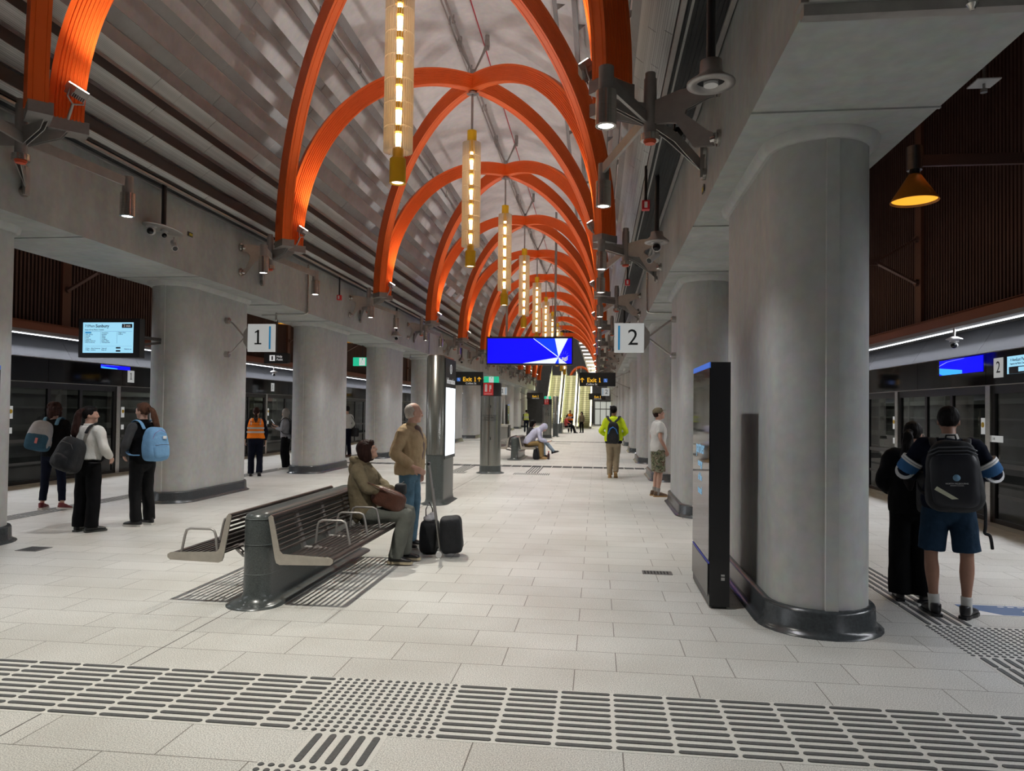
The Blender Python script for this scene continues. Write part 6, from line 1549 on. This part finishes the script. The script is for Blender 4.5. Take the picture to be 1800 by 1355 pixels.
def bpb(t, b, M, w, d, h):
    g = G(); g.sell((0, -.035, -h*.12), (w*.86, d*.95, h*.74), .35, .4, None, 26, 16); g.xf(M); fuse('front_panel', g, mat('bag_navy_black', (.006, .007, .013), .55), b, .011, 3, .005, 8)
    for z in (.60, .70, .80): g = G(); g.tube([M @ Vector((-w*.85, -d*.55, h*(z-.12))), M @ Vector((-w*.5, -d*.92, h*z)), M @ Vector((w*.5, -d*.92, h*z)), M @ Vector((w*.85, -d*.55, h*(z-.12)))], .006, 6); g.obj('zip', mat('zip_grey', (.06, .065, .08), .5), b)
    yb = -.035-d*.97
    g = G(); g.lathe((.01, yb, -.01), [(.0, 0), (.026, 0), (.026, .002), (0, .002)], 20, Matrix.Rotation(PI/2, 3, 'X')); g.xf(M); e = g.obj('crest', mat('crest_blue', (.16, .32, .48), .5), b)
    g = G(); g.add([(-.145, yb, -.10), (-.125, yb, -.075), (.015, yb, -.172), (-.03, yb, -.175), (-.145, yb-.003, -.10), (-.125, yb-.003, -.075), (.015, yb-.003, -.172), (-.03, yb-.003, -.175)], [(0, 1, 2, 3), (7, 6, 5, 4), (0, 4, 5, 1), (1, 5, 6, 2), (2, 6, 7, 3), (3, 7, 4, 0)]); g.xf(M); g.obj('reflective_flash', mat('flash_cream', (.55, .55, .42), .5), b)
    for tx, z, sz in (('NORTH MELBOURNE', -.055, .016), ('PRIMARY SCHOOL', -.07, .011)):
        o = text('bag_text', tx, sz, WHITE, b, (0, 0, 0)); o.matrix_local = M @ Matrix.Translation((.01, yb-.002, z)) @ Matrix.Rotation(PI/2, 4, 'X')
    g = G(); g.tube([M @ Vector((-.04, .02, h*.98)), M @ Vector((-.03, .0, h*1.14)), M @ Vector((.03, .0, h*1.14)), M @ Vector((.04, .02, h*.98))], .008, 6); g.obj('grab_handle', DKB, b)
bs = []
for s in (-1, 1):
    bs.append(dict(p=[(s*.08, -.20, 1.34), (s*.115, -.13, 1.415), (s*.125, -.03, 1.462), (s*.135, .10, 1.39), (s*.16, .165, 1.28), (s*.20, .06, 1.05), (s*.17, -.16, 1.00)], w=.030, t=.007))
bs.append(dict(p=[(.19, -.18, 1.05), (.235, -.16, .95), (.24, -.15, .78), (.235, -.16, .72), (.27, -.16, .70), (.285, -.16, .60)], w=.012, t=.005))
backpack('large navy school backpack with a crest and a cream flash on the schoolboy', loc, rz, Mt(.01, -.285, 1.17, D(-3), D(-3)), (.195, .135, .285), DKB, parts=bpb, straps=bs)
t2 = empty('tote_bag', 'dark bag hanging between the woman in black and the schoolboy', 'bag', (2.78, 6.62, 0)); g = G(); g.sell((0, 0, 1.0), (.06, .09, .18), .35, .35); g.obj('bag_body', DKB, t2); g = G(); g.tube([(.02, .02, .86), (.04, 0, .76), (.0, -.01, .70), (-.03, .02, .80)], .008, 6); g.obj('strap', DKB, t2)

# --- distant people
loc = (-5.35, 56, 0)
t, i = person('distant person in yellow hi-vis vest on the left near the columns', loc, D(5), 1.72, {}, dict(m=C_NAVY), dict(m=C_NAVY, r=(.095, .075, .07)), (BLACK,), SKIN, vox=.02); hair(i, t, HAIRD, 'short', .02); vest(t, i, cloth('cloth_yellow_vest', (.55, .62, .12), .8))
loc = (-2.36, 56.2, 0)
t, i = person('distant standing worker in orange vest by the farthest bench', (-2.06, 57.3, 0), D(180), 1.74, dict(elL=(-.24, .04, 1.12), wrL=(-.1, .24, 1.15), elR=(.24, .04, 1.12), wrR=(.1, .24, 1.15)), dict(m=C_NAVY), dict(m=C_NAVY, r=(.095, .075, .07)), (BLACK,), SKINT, vox=.02); hair(i, t, HAIRD, 'short', .02); vest(t, i, C_ORVEST)
t, i = person('distant person in red top seated on the farthest bench', (-2.28, 55.3, 0), D(-90), 1.72, dict(
    spine=[(0, .0, .50), (0, .0, .58), (0, -.02, .74), (0, .0, .92), (0, .02, 1.04), (0, .05, 1.10)], head=(0, .09, 1.22), elL=(-.22, .10, .84), wrL=(-.08, .28, .76), elR=(.22, .10, .84), wrR=(.08, .28, .76),
    hipL=(-.10, .04, .50), hipR=(.10, .04, .50), knL=(-.10, .46, .56), knR=(.08, .50, .56), anL=(-.1, .62, .10), anR=(.08, .70, .10)), dict(m=cloth('cloth_red', (.42, .06, .05), .85)), dict(m=C_BLACK, r=(.095, .075, .06)), (BLACK,), SKIN, vox=.02); hair(i, t, HAIRD, 'short', .02)
t, i = person('distant standing woman in olive top in front of the escalators', (-1.15, 56.8, 0), D(150), 1.62, {}, dict(m=C_OLIVE), dict(m=C_BLACK, r=(.09, .07, .06)), (BLACK,), SKIN, vox=.02); hair(i, t, HAIRD, 'bob', .02)
